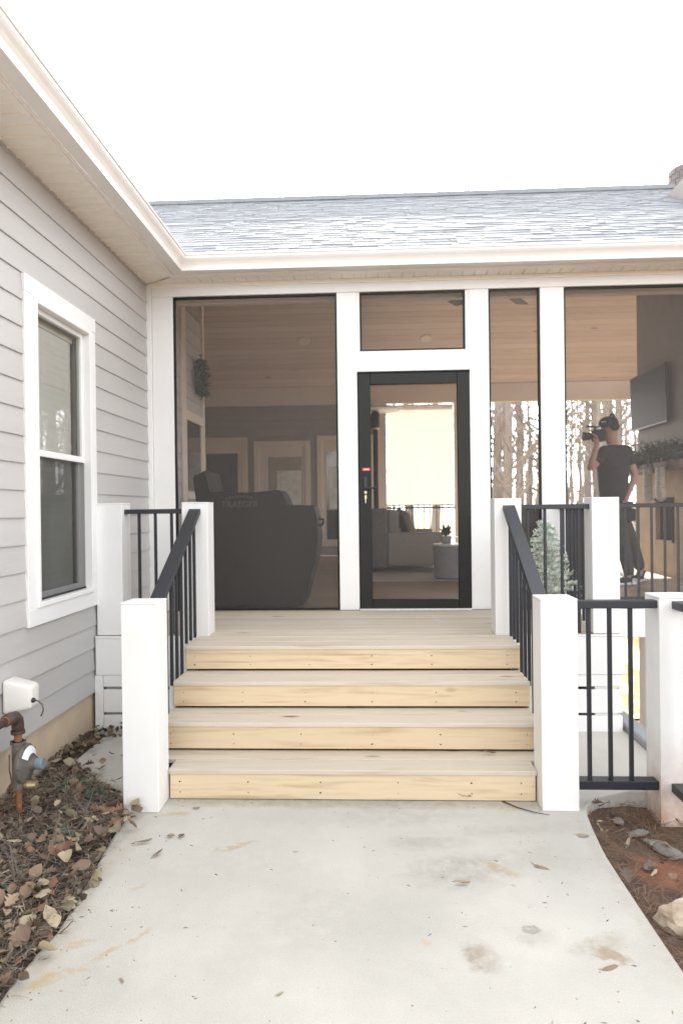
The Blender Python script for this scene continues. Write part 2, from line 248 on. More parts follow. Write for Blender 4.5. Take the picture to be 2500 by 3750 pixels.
# ------------------------------------------------------------------ builders
def wbase(o):
    v = Vector((0, 0, 0))
    while o: v = v+o.location; o = o.parent
    return v
def tag(o, label=None, cat=None, group=None, kind=None):
    if label: o['label'] = label
    if cat: o['category'] = cat
    if group: o['group'] = group
    if kind: o['kind'] = kind
    return o
def thing(name, label, cat, loc=(0, 0, 0), group=None):
    o = bpy.data.objects.new(name, None); COL.objects.link(o); o.location = loc; o.empty_display_size = .1
    return tag(o, label, cat, group)
class MB:
    def __init__(s): s.V = []; s.F = []
    def add(s, V, F):
        k = len(s.V); s.V += [Vector(v) for v in V]; s.F += [tuple(i+k for i in f) for f in F]; return s
    def box(s, x, y, z):
        V = [(a, b, c) for c in z for b in y for a in x]
        return s.add(V, [(0, 2, 3, 1), (4, 5, 7, 6), (0, 1, 5, 4), (2, 6, 7, 3), (0, 4, 6, 2), (1, 3, 7, 5)])
    def prism(s, poly, ax, a, b):
        """poly: 2-D points in the other two axes (order xyz), extruded along ax from a to b"""
        n = len(poly)
        def P(p, t): q = list(p); q.insert(ax, t); return tuple(q)
        V = [P(p, a) for p in poly]+[P(p, b) for p in poly]
        return s.add(V, [tuple(range(n))[::-1], tuple(range(n, 2*n))]+[(i, (i+1) % n, n+(i+1) % n, n+i) for i in range(n)])
    def tube(s, pts, rad, n=8, cap=True):
        pts = [Vector(p) for p in pts]; rad = rad if isinstance(rad, (list, tuple)) else [rad]*len(pts)
        V = []; F = []; prev = None
        for i, p in enumerate(pts):
            d = (pts[min(i+1, len(pts)-1)]-pts[max(i-1, 0)])
            d = d.normalized() if d.length > 1e-9 else Vector((0, 0, 1))
            a = prev if prev and abs(prev.dot(d)) < .95 else (Vector((0, 0, 1)) if abs(d.z) < .9 else Vector((1, 0, 0)))
            a = (a-d*a.dot(d)).normalized(); b = d.cross(a); prev = a
            for k in range(n):
                t = 2*math.pi*k/n; V.append(p+(a*math.cos(t)+b*math.sin(t))*rad[i])
        for i in range(len(pts)-1):
            for k in range(n): F.append((i*n+k, i*n+(k+1) % n, (i+1)*n+(k+1) % n, (i+1)*n+k))
        if cap: F += [tuple(range(n))[::-1], tuple(range((len(pts)-1)*n, len(pts)*n))]
        return s.add(V, F)
    def lathe(s, prof, c, axis='z', n=24):
        """prof: (radius, height) pairs about axis through c"""
        V = []; F = []
        for r, h in prof:
            for k in range(n):
                t = 2*math.pi*k/n; a, b = r*math.cos(t), r*math.sin(t)
                V.append(Vector(c)+(Vector((a, b, h)) if axis == 'z' else Vector((h, a, b)) if axis == 'x' else Vector((b, h, a))))
        m = len(prof)
        for i in range(m-1):
            for k in range(n): F.append((i*n+k, i*n+(k+1) % n, (i+1)*n+(k+1) % n, (i+1)*n+k))
        F += [tuple(range(n))[::-1], tuple(range((m-1)*n, m*n))]
        return s.add(V, F)
    def build(s, name, m, parent=None, bev=0, seg=1, smooth=False, loc=None, sub=0):
        b = wbase(parent) if parent else Vector((0, 0, 0))
        off = b+(Vector(loc) if loc else Vector((0, 0, 0)))
        me = bpy.data.meshes.new(name); me.from_pydata([v-off for v in s.V], [], s.F); me.validate(); me.materials.append(m)
        bm = bmesh.new(); bm.from_mesh(me); bmesh.ops.recalc_face_normals(bm, faces=bm.faces[:])
        if bev: bmesh.ops.bevel(bm, geom=bm.edges[:], offset=bev, segments=seg, affect='EDGES', profile=.5, clamp_overlap=True)
        for f in bm.faces: f.smooth = smooth
        bm.to_mesh(me); bm.free()
        o = bpy.data.objects.new(name, me); COL.objects.link(o); o.parent = parent
        if loc: o.location = loc
        if sub:
            md = o.modifiers.new('sub', 'SUBSURF'); md.levels = md.render_levels = sub
        return o
def box(name, x, y, z, m, parent=None, bev=.003, seg=1, loc=None): return MB().box(x, y, z).build(name, m, parent, bev, seg, loc=loc)
def inst(src, name, parent, loc, rot=None, scale=None, m=None):
    o = bpy.data.objects.new(name, src.data if hasattr(src, 'data') else src); COL.objects.link(o); o.parent = parent
    o.location = Vector(loc)-(wbase(parent) if parent else Vector((0, 0, 0)))
    if rot: o.rotation_euler = rot
    if scale: o.scale = scale
    return o
def struct(o): o['kind'] = 'structure'; return o
def copy_tree(o, parent=None):
    c = o.copy(); COL.objects.link(c); c.parent = parent
    for ch in list(o.children): copy_tree(ch, c)
    return c
def smooth01(t): t = max(0, min(1, t)); return t*t*(3-2*t)

ZD = .645; RISE = .16125; RUN = .2811; YN = -1.5854; YDK = -1.25

# ------------------------------------------------------------------ ground, path
def gz(x, y):
    z = -.028 if x < 1.9 else -.045
    if x > 2.9: z -= .05*smooth01((x-2.95)/.5)
    drop = smooth01((y+1.0)/3.2) if x < 3.6 else smooth01((y+2.1+min(0, (x-3.75)))/ .9)*.5*smooth01((x-3.66)/.12)+.5*smooth01((y+1.5)/3.)
    rise = max(0, y-15)*.06 if y < 75 else 3.6
    return z-2.55*max(0, drop)+rise
def axis(lo, hi, fine):
    a = []; v = lo
    while v < hi:
        a.append(v); v += .09 if fine[0] <= v < fine[1] else max(.5, .12*max(fine[0]-v, v-fine[1]))
    return a+[hi]
xs = axis(-240, 260, (-.4, 5.6)); ys = axis(-240, 420, (-5.2, 4))
V = [(x, y, gz(x, y)+(.012*mnoise.noise(Vector((x*3, y*3, 0))) if -6 < y < -1 and -1 < x < 6 else 0)) for y in ys for x in xs]
nx = len(xs); F = [(j*nx+i, j*nx+i+1, (j+1)*nx+i+1, (j+1)*nx+i) for j in range(len(ys)-1) for i in range(nx-1)]
struct(MB().add(V, F).build('ground', SOIL, smooth=True))
lw = MB(); LX = [-30, -12, -5, 0, 2, 4, 6, 8, 10, 14, 20, 30]; LY = [7.9, 10, 12, 14, 15, 17, 20, 26, 34, 44, 58, 75]
lx_ = lambda x, y: x if y < 17 else min(x, 1.96+(y+6.1)*.135)
lw.add([(lx_(x, y), y, gz(4.5, y)+.03) for y in LY for x in LX], [(j*12+i, j*12+i+1, (j+1)*12+i+1, (j+1)*12+i) for j in range(11) for i in range(11)]); struct(lw.build('lawn', LAWN))
left = [(.12, -.5), (.12, -1.86), (.30, -2.08), (.52, -2.3), (.66, -2.45), (.716, -2.53), (.721, -2.77), (.735, -2.95), (.77, -3.23), (.788, -3.42), (.80, -3.60), (.785, -3.72), (.78, -3.9), (.80, -4.2), (.85, -5), (.9, -9)]
right = [(2.95, -9), (2.95, -5), (2.947, -3.75), (2.945, -3.5), (2.945, -3.25), (2.947, -3.0), (2.953, -2.9), (2.972, -2.707), (2.990, -2.563), (3.02, -2.46), (3.10, -2.36), (3.28, -2.27), (3.63, -2.22), (3.63, -.5)]
pm = MB().prism(left+right, 2, -.12, 0); po = pm.build('concrete_path', CONC)
bm = bmesh.new(); bm.from_mesh(po.data)
bmesh.ops.bevel(bm, geom=[e for e in bm.edges if all(abs(v.co.z) < 1e-4 for v in e.verts)], offset=.012, segments=2, affect='EDGES', profile=.6)
bm.to_mesh(po.data); bm.free(); struct(po)
tag(MB().box((3.632, 3.74), (-2.0, -.35), (-1.6, .045)).build('retaining_kerb', GREYCON, bev=.01, loc=(3.68, -1.2, -.1)), 'low grey concrete kerb beside the deck on the right', 'kerb')

# ------------------------------------------------------------------ house wing (grey siding, left)
Z0, LAP = 3.3223, .1524
house = thing('house_wing', 'grey clapboard house wing with white window and cream eaves on the left', 'house', (0, -2, 0))
WY0, WY1, WZ0, WZ1 = -2.215, -1.21, .868, 2.862
def plank(z, y0, y1, h=LAP, parent=house, x=0.):
    poly = [(x-.004, z-.004), (x+.015, z-.004), (x+.0155, z+.001), (x+.005, z+h+.006), (x-.004, z+h+.006)]
    n = len(poly); m = MB(); m.prism(poly, 1, y0, y1); return m
YE = -5.6
full = None
for i in range(-1, 21):
    z = Z0-LAP*i; h = LAP if i > -1 else .02
    if 4 <= i <= 16:
        plank(z, YE, WY0+.03, h).build('clapboard', SIDING, house); plank(z, WY1-.03, -.003, h).build('clapboard', SIDING, house)
    else: plank(z, YE, -.003, h).build('clapboard', SIDING, house)
# wing wall continues inside the porch
for i in range(-1, 18):
    z = Z0-LAP*i; h = LAP
    if z < .6: continue
    if 6 <= i <= 10:
        plank(z, .12, 1.01, h).build('clapboard', SIDING, house)
    else: plank(z, .12, 1.91, h).build('clapboard', SIDING, house)
box('sheathing', (-.10, -.005), (YE, WY0+.09), (.27, 3.7), WALLIN, house, 0)
box('sheathing', (-.10, -.005), (WY1-.09, 1.865), (.27, 3.7), WALLIN, house, 0)
box('sheathing', (-.10, -.005), (WY0+.09, WY1-.09), (.27, WZ0+.09), WALLIN, house, 0)
box('sheathing', (-.10, -.005), (WY0+.09, WY1-.09), (WZ1-.09, 3.7), WALLIN, house, 0)
box('foundation', (-.3, -.012), (YE, -.2), (-.3, .272), STUCCO, house, .004)
box('side_wall', (-3.2, -.11), (YE, YE+.1), (-.3, 3.6), SIDING, house, 0)
box('side_wall', (-3.2, -.006), (1.87, 1.97), (.3, 3.7), SIDING, house, 0)
box('side_wall', (-3.2, -3.1), (YE+.11, 1.86), (-.3, 3.6), SIDING, house, 0)
box('corner_board', (.0, .048), (-.022, .03), (.27, 3.485), WHITE, house)
box('corner_board', (.0, .03), (1.91, 1.985), (.645, 3.9), TRIMC, house)
box('trim_board', (.004, .03), (1.02, 1.19), (.645, 3.9), TRIMC, house)
# soffit, fascia, gutter, roof
ZS = 3.49; OW, OF = .285, -.19
sp = None
y = YE
while y < -.24:
    if sp is None:
        poly = [(.0, 0), (.090, 0), (.0925, -.012), (.0975, -.012), (.1000, 0), (.1015, 0), (.1015, .012), (0, .012)]
        mm = MB(); mm.prism([(p[0], p[1]) for p in poly], 0, .0, OW-.015); sp = mm.build('soffit_strip', CREAM); sq = sp.data; bpy.data.objects.remove(sp)
        inst(sq, 'soffit_strip', house, (.0, y, ZS))
    else: inst(sq, 'soffit_strip', house, (.0, y, ZS))
    y += .1015
mc = MB().add([(.0, -.2, ZS), (OW-.015, -.2, ZS), (0.0, .0, ZS), (.0, -.2, ZS+.01), (OW-.015, -.2, ZS+.01), (0, 0, ZS+.01)], [(0, 2, 1), (3, 4, 5), (0, 1, 4, 3), (1, 2, 5, 4), (2, 0, 3, 5)]); mc.build('soffit_corner', CREAM, house)
mm = MB().add([(.02, -.005, ZS-.008), (OW, -.19, ZS-.008), (OW, -.165, ZS-.008), (.035, .0, ZS-.008), (.02, -.005, ZS+.004), (OW, -.19, ZS+.004), (OW, -.165, ZS+.004), (.035, .0, ZS+.004)], [(0, 1, 2, 3), (7, 6, 5, 4), (0, 4, 5, 1), (1, 5, 6, 2), (2, 6, 7, 3), (3, 7, 4, 0)]); mm.build('mitre_trim', CREAM, house)
box('soffit_channel', (OW-.04, OW), (YE, OF), (ZS-.006, ZS+.01), CREAM, house, .002)
box('fascia', (OW, OW+.018), (YE, OF), (ZS-.002, 3.66), GUT, house, .002)
GP = [(.020, 3.500), (.110, 3.497), (.114, 3.500), (.114, 3.514), (.110, 3.517), (.111, 3.528), (.117, 3.543), (.130, 3.562), (.144, 3.577), (.153, 3.590), (.155, 3.606), (.163, 3.610), (.165, 3.622), (.158, 3.627), (.150, 3.620), (.147, 3.600), (.020, 3.505)]
def gutter(kind, end, m, parent):
    n = len(GP); V = []
    for o, z in GP:
        V.append((OW+o, OF-o, z))
    for o, z in GP:
        V.append((OW+o, end, z) if kind == 'wing' else (end, OF-o, z))
    F = [(i, (i+1) % n, n+(i+1) % n, n+i) for i in range(n)]+[tuple(range(n, 2*n))]
    return MB().add(V, F).build('gutter', m, parent, smooth=False)
gutter('wing', YE, GUT, house)
PI_ = 6.5/12
# wing roof
rf = MB().add([(.33, YE-.1, 3.63), (.33, -.22, 3.63), (-1.6, 1.71, 3.63+1.93*PI_), (-1.6, YE-.1, 3.63+1.93*PI_), (.33, YE-.1, 3.60), (.33, -.22, 3.60), (-1.6, 1.71, 3.60+1.93*PI_), (-1.6, YE-.1, 3.60+1.93*PI_)], [(0, 1, 2, 3), (7, 6, 5, 4), (0, 4, 5, 1), (3, 2, 6, 7), (1, 5, 6, 2), (0, 3, 7, 4)]).build('roof', SHING, house)
MB().add([(-3.5, YE-.1, 3.63), (-3.5, 3.6, 3.63), (-1.6, 1.71, 3.63+1.93*PI_), (-1.6, YE-.1, 3.63+1.93*PI_)], [(0, 1, 2, 3)]).build('roof', SHING, house)

# window on the wing
def sash_window(parent, X, y0, y1, z0, z1, zm0, zm1, cas, low_screen=True):
    win = box('window', (X-.07, X-.06), (y0, y1), (z0, z1), DARKFR, parent, 0)   # back stop, hidden by frame
    bpy.data.objects.remove(win)
    c = .1
    root = MB().box((X-.002, X+.026), (y0, y0+c), (z0+c, z1-c)).build('window', cas, parent, .003)
    box('casing', (X-.002, X+.026), (y1-c, y1), (z0+c, z1-c), cas, root)
    box('casing', (X-.002, X+.028), (y0, y1), (z1-c, z1), cas, root)
    box('casing', (X-.002, X+.028), (y0, y1), (z0, z0+c), cas, root)
    a0, a1, b0, b1 = y0+c, y1-c, z0+c, z1-c
    for (yy, zz) in (((a0, a0+.03), (b0, b1)), ((a1-.03, a1), (b0, b1)), ((a0+.03, a1-.03), (b1-.035, b1)), ((a0+.03, a1-.03), (b0, b0+.03))):
        box('frame', (X-.06, X+.04), yy, zz, cas, root, .004)
    a0 += .03; a1 -= .03; b0 += .03; b1 -= .035
    # upper sash (outer), lower sash (inner)
    for (xx, lo, hi) in ((X-.02, zm0, b1), (X-.05, b0, zm1)):
        t = .032
        box('sash', (xx-.02, xx+.012), (a0, a0+t), (lo, hi), cas, root); box('sash', (xx-.02, xx+.012), (a1-t, a1), (lo, hi), cas, root)
        box('sash', (xx-.02, xx+.0125), (a0+t, a1-t), (hi-t, hi), cas, root); box('sash', (xx-.02, xx+.0125), (a0+t, a1-t), (lo, lo+t+.008), cas, root)
        MB().add([(xx-.005, a0+t, lo+t), (xx-.005, a1-t, lo+t), (xx-.005, a1-t, hi-t), (xx-.005, a0+t, hi-t)], [(0, 1, 2, 3)]).build('pane', GLASS, root)
    if low_screen:
        MB().add([(X-.012, a0, b0), (X-.012, a1, b0), (X-.012, a1, zm0), (X-.012, a0, zm0)], [(0, 1, 2, 3)]).build('insect_screen', WSCREEN, root)
        for zz in ((b0, b0+.012),): box('screen_frame', (X-.016, X-.008), (a0, a1), zz, DARKFR, root, 0)
    return root
sash_window(house, 0, WY0, WY1, WZ0, WZ1, 1.85, 1.895, WHITE)
box('inner_jamb', (-.30, -.075), (WY1-.115, WY1-.10), (WZ0+.1, WZ1-.1), TRIMC, house, 0); box('inner_stool', (-.30, -.075), (WY0+.1, WY1-.1), (WZ0+.085, WZ0+.10), TRIMC, house, 0)
box('room_wall', (-.62, -.6), (WY0-.6, WY1+.6), (.6, 3.1), PANEC, house, 0)
bl = thing('window_blind', 'cream slatted blind hanging behind the white wing window', 'blind', (-.10, -1.7, 2.7))
box('head_rail', (-.125, -.078), (-2.08, -1.345), (2.66, 2.74), BLIND, bl, .003)
sl0 = None; z = 2.65; k = 0
while z > 1.04:
    if sl0 is None:
        m = MB(); n = 4
        V = []
        for j, yy in enumerate((-2.07, -1.37)):
            for q in range(n+1): V.append((-.090+.002*math.sin(q/n*math.pi)+.004*(q/n), yy, z+.030-.058*q/n))
        F = [(q, q+1, n+2+q, n+1+q) for q in range(n)]
        sl0 = MB().add(V, F).build('slat', BLIND, bl, loc=None); zr = z
    else: inst(sl0, 'slat', bl, bl.location+Vector((0, 0, z-zr)), (0, RAD(random.uniform(-1.5, 1.5)), 0))
    z -= .043; k += 1
box('bottom_rail', (-.102, -.080), (-2.07, -1.37), (1.005, 1.03), BLIND, bl, .003)
# inner porch window on the wing wall
iw = box('window', (.004, .03), (1.19, 1.91), (2.47, 2.57), TRIMC, house)
box('sill', (.004, .04), (1.19, 1.91), (1.64, 1.71), TRIMC, iw); box('sash', (.004, .02), (1.19, 1.24), (1.71, 2.47), TRIMC, iw); box('sash', (.004, .02), (1.85, 1.91), (1.71, 2.47), TRIMC, iw)
box('pane', (.004, .010), (1.24, 1.85), (1.71, 2.47), PANE, iw, 0)

# ------------------------------------------------------------------ screened porch
porch = thing('screened_porch', 'white framed screened porch with grey shingle roof and pine ceiling behind the deck', 'porch', (2.2, 0, ZD))
ZT = 3.3775; XR = 7.2; YB = 7.2
def P(name, x, z, y=(0, .12), m=WHITE, bev=.004): return box(name, x, y, z, m, porch, bev)
P('post', (.05, .232), (ZD, ZT)); P('post', (1.658, 1.828), (ZD, ZT)); P('post', (2.785, 2.951), (ZD, ZT)); P('post', (3.384, 3.584), (ZD, ZT)); P('post', (5.75, 5.95), (ZD, ZT)); P('post', (XR-.15, XR), (ZD, ZT))
P('trim', (1.828, 1.854), (2.69, ZT), (.004, .11)); P('trim', (2.754, 2.785), (2.69, ZT), (.004, .11))
P('header', (1.854, 2.754), (2.69, 2.869), (.002, .115)); P('beam', (.05, XR), (ZT, ZS), (-.006, .12)); P('frieze', (.05, XR), (ZS-.035, ZS), (-.018, -.006), CREAM, .002)
P('inner_header', (.05, XR), (3.345, 3.62), (.13, .2), TRIMC); P('rim_board', (3.63, XR), (.405, ZD), (-.02, .1)); P('rim_board', (.05, 3.63), (.405, ZD-.03), (.0, .1))
for px in (4.25, 6.6):
    box('pier', (px, px+.36), (.02, .20), (-2.9, .405), WHITE, porch, .006); box('pier', (px-1.2, px-.84), (6.7, 7.06), (-2.9, .405), WHITE, porch, .006)
# soffit strips
s2 = None; x = OW+.01
while x < XR:
    if s2 is None:
        mm = MB().prism([(.0, 0), (.092, 0), (.0945, .010), (.0990, .010), (.1015, 0), (.1015, .014), (0, .014)], 1, .0, .175); s2 = mm.build('soffit_strip', CREAM); sq2 = s2.data; bpy.data.objects.remove(s2); inst(sq2, 'soffit_strip', porch, (x, OF+.012, ZS))
    else: inst(sq2, 'soffit_strip', porch, (x, OF+.012, ZS))
    x += .1015
MB().add([(0.03, -.005, ZS+.001), (OW+.01, -.19, ZS+.001), (OW+.01, -.003, ZS+.001)], [(0, 1, 2)]).build('soffit_corner', CREAM, porch)
box('soffit_channel', (OW, XR), (OF, OF+.035), (ZS-.006, ZS+.01), CREAM, porch, .002)
box('fascia', (OW+.018, XR), (OF-.018, OF), (ZS-.002, 3.66), GUT, porch, .002)
gutter('porch', XR, GUT, porch)
# roof deck
EY, EZ = -.30, 3.628; RY = 3.66; RZ = EZ+(RY-EY)*PI_
def roofpt(y, o=0): return EZ+(y-EY)*PI_+o
rf = MB().add([(.30, EY, EZ-.012), (XR+.3, EY, EZ-.012), (XR+.3, RY, RZ-.012), (-3.66, RY, RZ-.012), (.30, EY, EZ-.05), (XR+.3, EY, EZ-.05), (XR+.3, RY, RZ-.06), (-3.66, RY, RZ-.06)], [(0, 1, 2, 3), (7, 6, 5, 4), (0, 4, 5, 1), (1, 5, 6, 2), (3, 2, 6, 7), (0, 3, 7, 4)]).build('roof', SHING, porch)
MB().add([(-3.66, RY, RZ), (XR+.3, RY, RZ), (XR+.3, 7.62, RZ-3.96*PI_), (-3.66, 7.62, RZ-3.96*PI_), (-3.66, RY, RZ-.06), (XR+.3, RY, RZ-.06), (XR+.3, 7.62, RZ-3.96*PI_-.06), (-3.66, 7.62, RZ-3.96*PI_-.06)], [(0, 3, 2, 1), (4, 5, 6, 7), (3, 7, 6, 2), (0, 1, 5, 4), (1, 2, 6, 5), (0, 4, 7, 3)]).build('back_roof', SHING, porch)
# shingles
EXP = .143; ang = math.atan(PI_); nrow = int((RY-EY)/math.cos(ang)/EXP)
proto = []
for L in (.10, .14, .18, .25):
    m = MB(); t0, t1 = .010, .003
    m.add([(0, 0, 0), (L-.004, 0, 0), (L-.004, EXP+.03, 0), (0, EXP+.03, 0), (0, 0, t0), (L-.004, 0, t0), (L-.004, EXP+.03, t1), (0, EXP+.03, t1)], [(4, 5, 6, 7), (0, 1, 5, 4), (1, 2, 6, 5), (3, 0, 4, 7)])
    proto.append((L, m))
pd = []
mass = MB(); count = 0
for r in range(nrow):
    s = r*EXP; yy = EY+s*math.cos(ang); zz = EZ+s*math.sin(ang)
    x = .30-(yy-EY)*1.0-.05
    x = max(x, -2.4)+random.uniform(-.1, 0)
    while x < XR+.2:
        q = random.randrange(4); L, m = proto[q]
        rx = ang+RAD(random.choice((0, 0, 0, 0, .1, -.1, -.3, .25, -.55))); lift = random.choice((0, 0, .002, .005))
        if r < 9 and .2 < x < 5.6 and count < 295:
            if len(pd) < 4:
                pd = [mm.build('shingle', SHING) for _, mm in proto]; dts = [o.data for o in pd]
                for o in pd: bpy.data.objects.remove(o)
            inst(dts[q], 'shingle', rf, (x, yy, zz+lift), (rx, 0, 0)); count += 1
        else:
            M4 = Matrix.Translation((x, yy, zz+lift)) @ Matrix.Rotation(rx, 4, 'X')
            mass.add([M4 @ v for v in m.V], m.F)
        x += L
ms = mass.build('shingle_rows', SHING_I, rf); ms['kind'] = 'stuff'
box('ridge_cap', (-2.4, XR+.3), (RY-.13, RY+.13), (RZ-.05, RZ+.012), SHING, rf, .004)
# vaulted ceiling planks
def cz(y): return 3.81+PI_*(YB-y)
PW = .138; cp = None; N = int((YB-RY)/math.cos(ang)/PW)
for side in (0, 1):
    for i in range(N+1):
        s = i*PW; yy = YB-s*math.cos(ang); zz = 3.81+s*math.sin(ang)
        if side: yy = 2*RY-yy
        if side and yy < .14: yy = .14
        if cp is None:
            cp = MB().box((-4.65, 4.65), (0.002, PW-.002), (0, .014)).build('ceiling_plank', CEILW, None, .0015); cd_ = cp.data; bpy.data.objects.remove(cp)
        o = inst(cd_, 'ceiling_plank', porch, (2.55, yy, zz), (math.pi-ang, 0, 0) if not side else (ang, 0, 0))
P('back_beam', (-2.1, XR), (3.475, 3.81), (YB-.06, YB+.1), TRIMC)
P('gable_wall', (XR-.1, XR), (3.4, 3.9), (.13, YB), WALLIN)
# porch floor boards
fb = box('floor_board', (-2.6, 2.6), (0, .138), (-.028, 0), FLOORW, None, .002); fbd = fb.data; bpy.data.objects.remove(fb)
for i in range(51): inst(fbd, 'floor_board', porch, (-.45+2.45+.6 if i*.1405+.005 > 1.86 else 2.65, .005+i*.1405, ZD), scale=(1.85 if i*.1405 > 1.86 else 1.0, 1, 1))
# back wall: grey boards left of x=2.0, openings right
for i in range(19): box('wall_board', (-2.6, 2.0), (YB+.004+.0, YB+.022), (ZD+.15*i, ZD+.15*i+.147), WALLIN, porch, .002)
box('wall_sheathing', (-2.6, 2.0), (YB+.024, YB+.1), (ZD, 3.6), WALLIN, porch, 0)
box('light_block_wall', (-2.6, 3.66), (.11, .2), (-2.8, ZD-.03), CABW, porch, 0)  # unseen dark wall added so no light shows through the deck gaps
box('end_wall', (-2.7, -2.6), (1.99, YB), (ZD, 5.8), WALLIN, porch, 0)
for a, b_ in ((2.0, 2.2), (3.455, 3.62), (5.15, 5.35), (XR-.2, XR)): P('back_post', (a, b_), (ZD, 3.475), (YB-.04, YB+.08), TRIMC)
def back_door(x0, x1, ztop, zbot, pane, pz0, glassx=None):
    d = box('door', (x0, x0+.1), (YB-.03, YB+.002), (zbot, ztop), TRIMC, porch)
    box('casing', (x1-.1, x1), (YB-.03, YB+.002), (zbot, ztop), TRIMC, d); box('casing', (x0+.1, x1-.1), (YB-.03, YB+.002), (ztop-.1, ztop), TRIMC, d)
    gx = glassx or (x0+.26, x1-.2)
    box('door_leaf', (x0+.1, x1-.1), (YB-.012, YB+.001), (zbot, ztop-.1), TRIMC, d, 0)
    box('pane', gx, (YB-.016, YB-.013), (pz0, ztop-.3), pane, d, 0)
    return d
back_door(-1.45, -.415, 2.89, ZD+.03, PANE, .9, (-1.2, -.6)); back_door(-.292, .771, 2.81, ZD+.03, PANEC, 1.0, (-.02, .62)); 
BRIGHTP = mat('painted_bright_glass', (.74, .75, .66), .3, .2, 9, col2=(.85, .86, .8))  # pale colour stands in for bright light reflected and showing in the glass
box('bright_glass_patch', (.14, .60), (YB-.020, YB-.0165), (1.25, 2.25), BRIGHTP, porch, 0)  # pale sheet over the door glass, its brightness painted on
wd = back_door(.895, 1.95, 2.90, .82, PANEC, .95, (1.07, 1.8)); wd.name = 'window'
box('pane', (1.07, 1.8), (YB-.019, YB-.0165), (.95, 1.5), PANE, wd, 0); box('pane', (1.12, 1.8), (YB-.0205, YB-.017), (1.52, 2.3), BRIGHTP, wd, 0)  # the second sheet paints the bright part of the window glass
# screens
def screen(x0, x1, z0, z1, y=.035, fr=.016):
    s = MB().add([(x0+fr, y, z0+fr), (x1-fr, y, z0+fr), (x1-fr, y, z1-fr), (x0+fr, y, z1-fr)], [(0, 1, 2, 3)]).build('screen_panel', SCREEN, porch)
    for xx, zz in (((x0, x0+fr), (z0, z1)), ((x1-fr, x1), (z0, z1)), ((x0+fr, x1-fr), (z1-fr, z1)), ((x0+fr, x1-fr), (z0, z0+fr))):
        box('screen_frame', xx, (y-.018, y+.018), zz, DARKFR, s, 0)
screen(.232, 1.658, ZD, ZT); screen(1.854, 2.754, 2.869, ZT); screen(2.951, 3.384, ZD, ZT); screen(3.584, 5.75, ZD, ZT)
# screen door
dr = box('screen_door', (1.834, 1.939), (.002, .05), (ZD+.012, 2.682), DARKFR, porch, .003)
box('stile', (2.678, 2.779), (.002, .05), (ZD+.012, 2.682), DARKFR, dr); box('top_rail', (1.939, 2.678), (.003, .049), (2.584, 2.682), DARKFR, dr); box('bottom_rail', (1.939, 2.678), (.003, .049), (ZD+.012, .737), DARKFR, dr)
box('jamb', (1.829, 1.8335), (-.004, .06), (ZD, 2.688), DARKFR, dr, 0); box('drip_cap', (1.83, 2.784), (-.012, .05), (2.6825, 2.692), DARKFR, dr, 0)
MB().add([(1.939, .03, .737), (2.678, .03, .737), (2.678, .03, 2.584), (1.939, .03, 2.584)], [(0, 1, 2, 3)]).build('screen_mesh', mixmat('door_screen', (.13, .12, .11), .28), dr)
box('handle_plate', (1.874, 1.902), (-.008, .002), (1.63, 1.79), BLACK, dr, .003)
MB().tube([(1.888, -.008, 1.69), (1.888, -.045, 1.69), (1.91, -.05, 1.69), (2.0, -.05, 1.695)], .008, 8).build('handle', BLACK, dr, smooth=True)
MB().lathe([(.0, -.016), (.012, -.015), (.013, -.008), (.013, 0)], (1.888, 0, 1.655), 'y', 12).build('lock_cylinder', BRASS, dr)
MB().box((1.8865, 1.8895), (-.028, -.016), (1.645, 1.66)).box((1.88, 1.897), (-.027, -.024), (1.600, 1.632)).box((1.884, 1.892), (-.026, -.024), (1.565, 1.603)).build('key', BRASS, dr)
st_ = box('warning_sticker', (1.862, 1.930), (-.001, .0015), (1.842, 1.867), RED, dr, 0); box('sticker_print', (1.874, 1.918), (-.002, -.0012), (1.851, 1.858), LABELW, st_, 0)
box('threshold', (1.83, 2.785), (-.03, .06), (ZD+.0005, ZD+.011), GUT, dr, .002)
# guard rail behind the right screen
gr = thing('porch_guard_rail', 'black baluster guard rail behind the right hand screen', 'railing', (4.7, .13, ZD))
box('top_rail', (3.6, 5.74), (.09, .15), (1.499, 1.535), BLACK, gr); box('bottom_rail', (3.6, 5.74), (.1, .14), (ZD+.06, ZD+.085), BLACK, gr)
b0 = MB().box((-.009, .009), (-.009, .009), (0, .78)).build('baluster', BLACK); bd = b0.data; bpy.data.objects.remove(b0)
for i in range(19): inst(bd, 'baluster', gr, (3.67+i*.1113, .12, ZD+.08))
# rear guard rail (across the back openings)
gr2 = thing('rear_guard_rail', 'thin black guard rail across the open back of the porch', 'railing', (4.6, YB, ZD))
for a, b_ in ((2.2, 3.455), (3.62, 5.15), (5.35, XR-.2)):
    box('top_rail', (a, b_), (YB-.02, YB+.02), (1.505, 1.545), BLACK, gr2); box('bottom_rail', (a, b_), (YB-.015, YB+.015), (ZD+.06, ZD+.09), BLACK, gr2)
    k = int((b_-a)/.12)
    for i in range(1, k+1): inst(bd, 'baluster', gr2, (a+i*(b_-a)/(k+1), YB, ZD+.08), scale=(1, 1, 1.1))

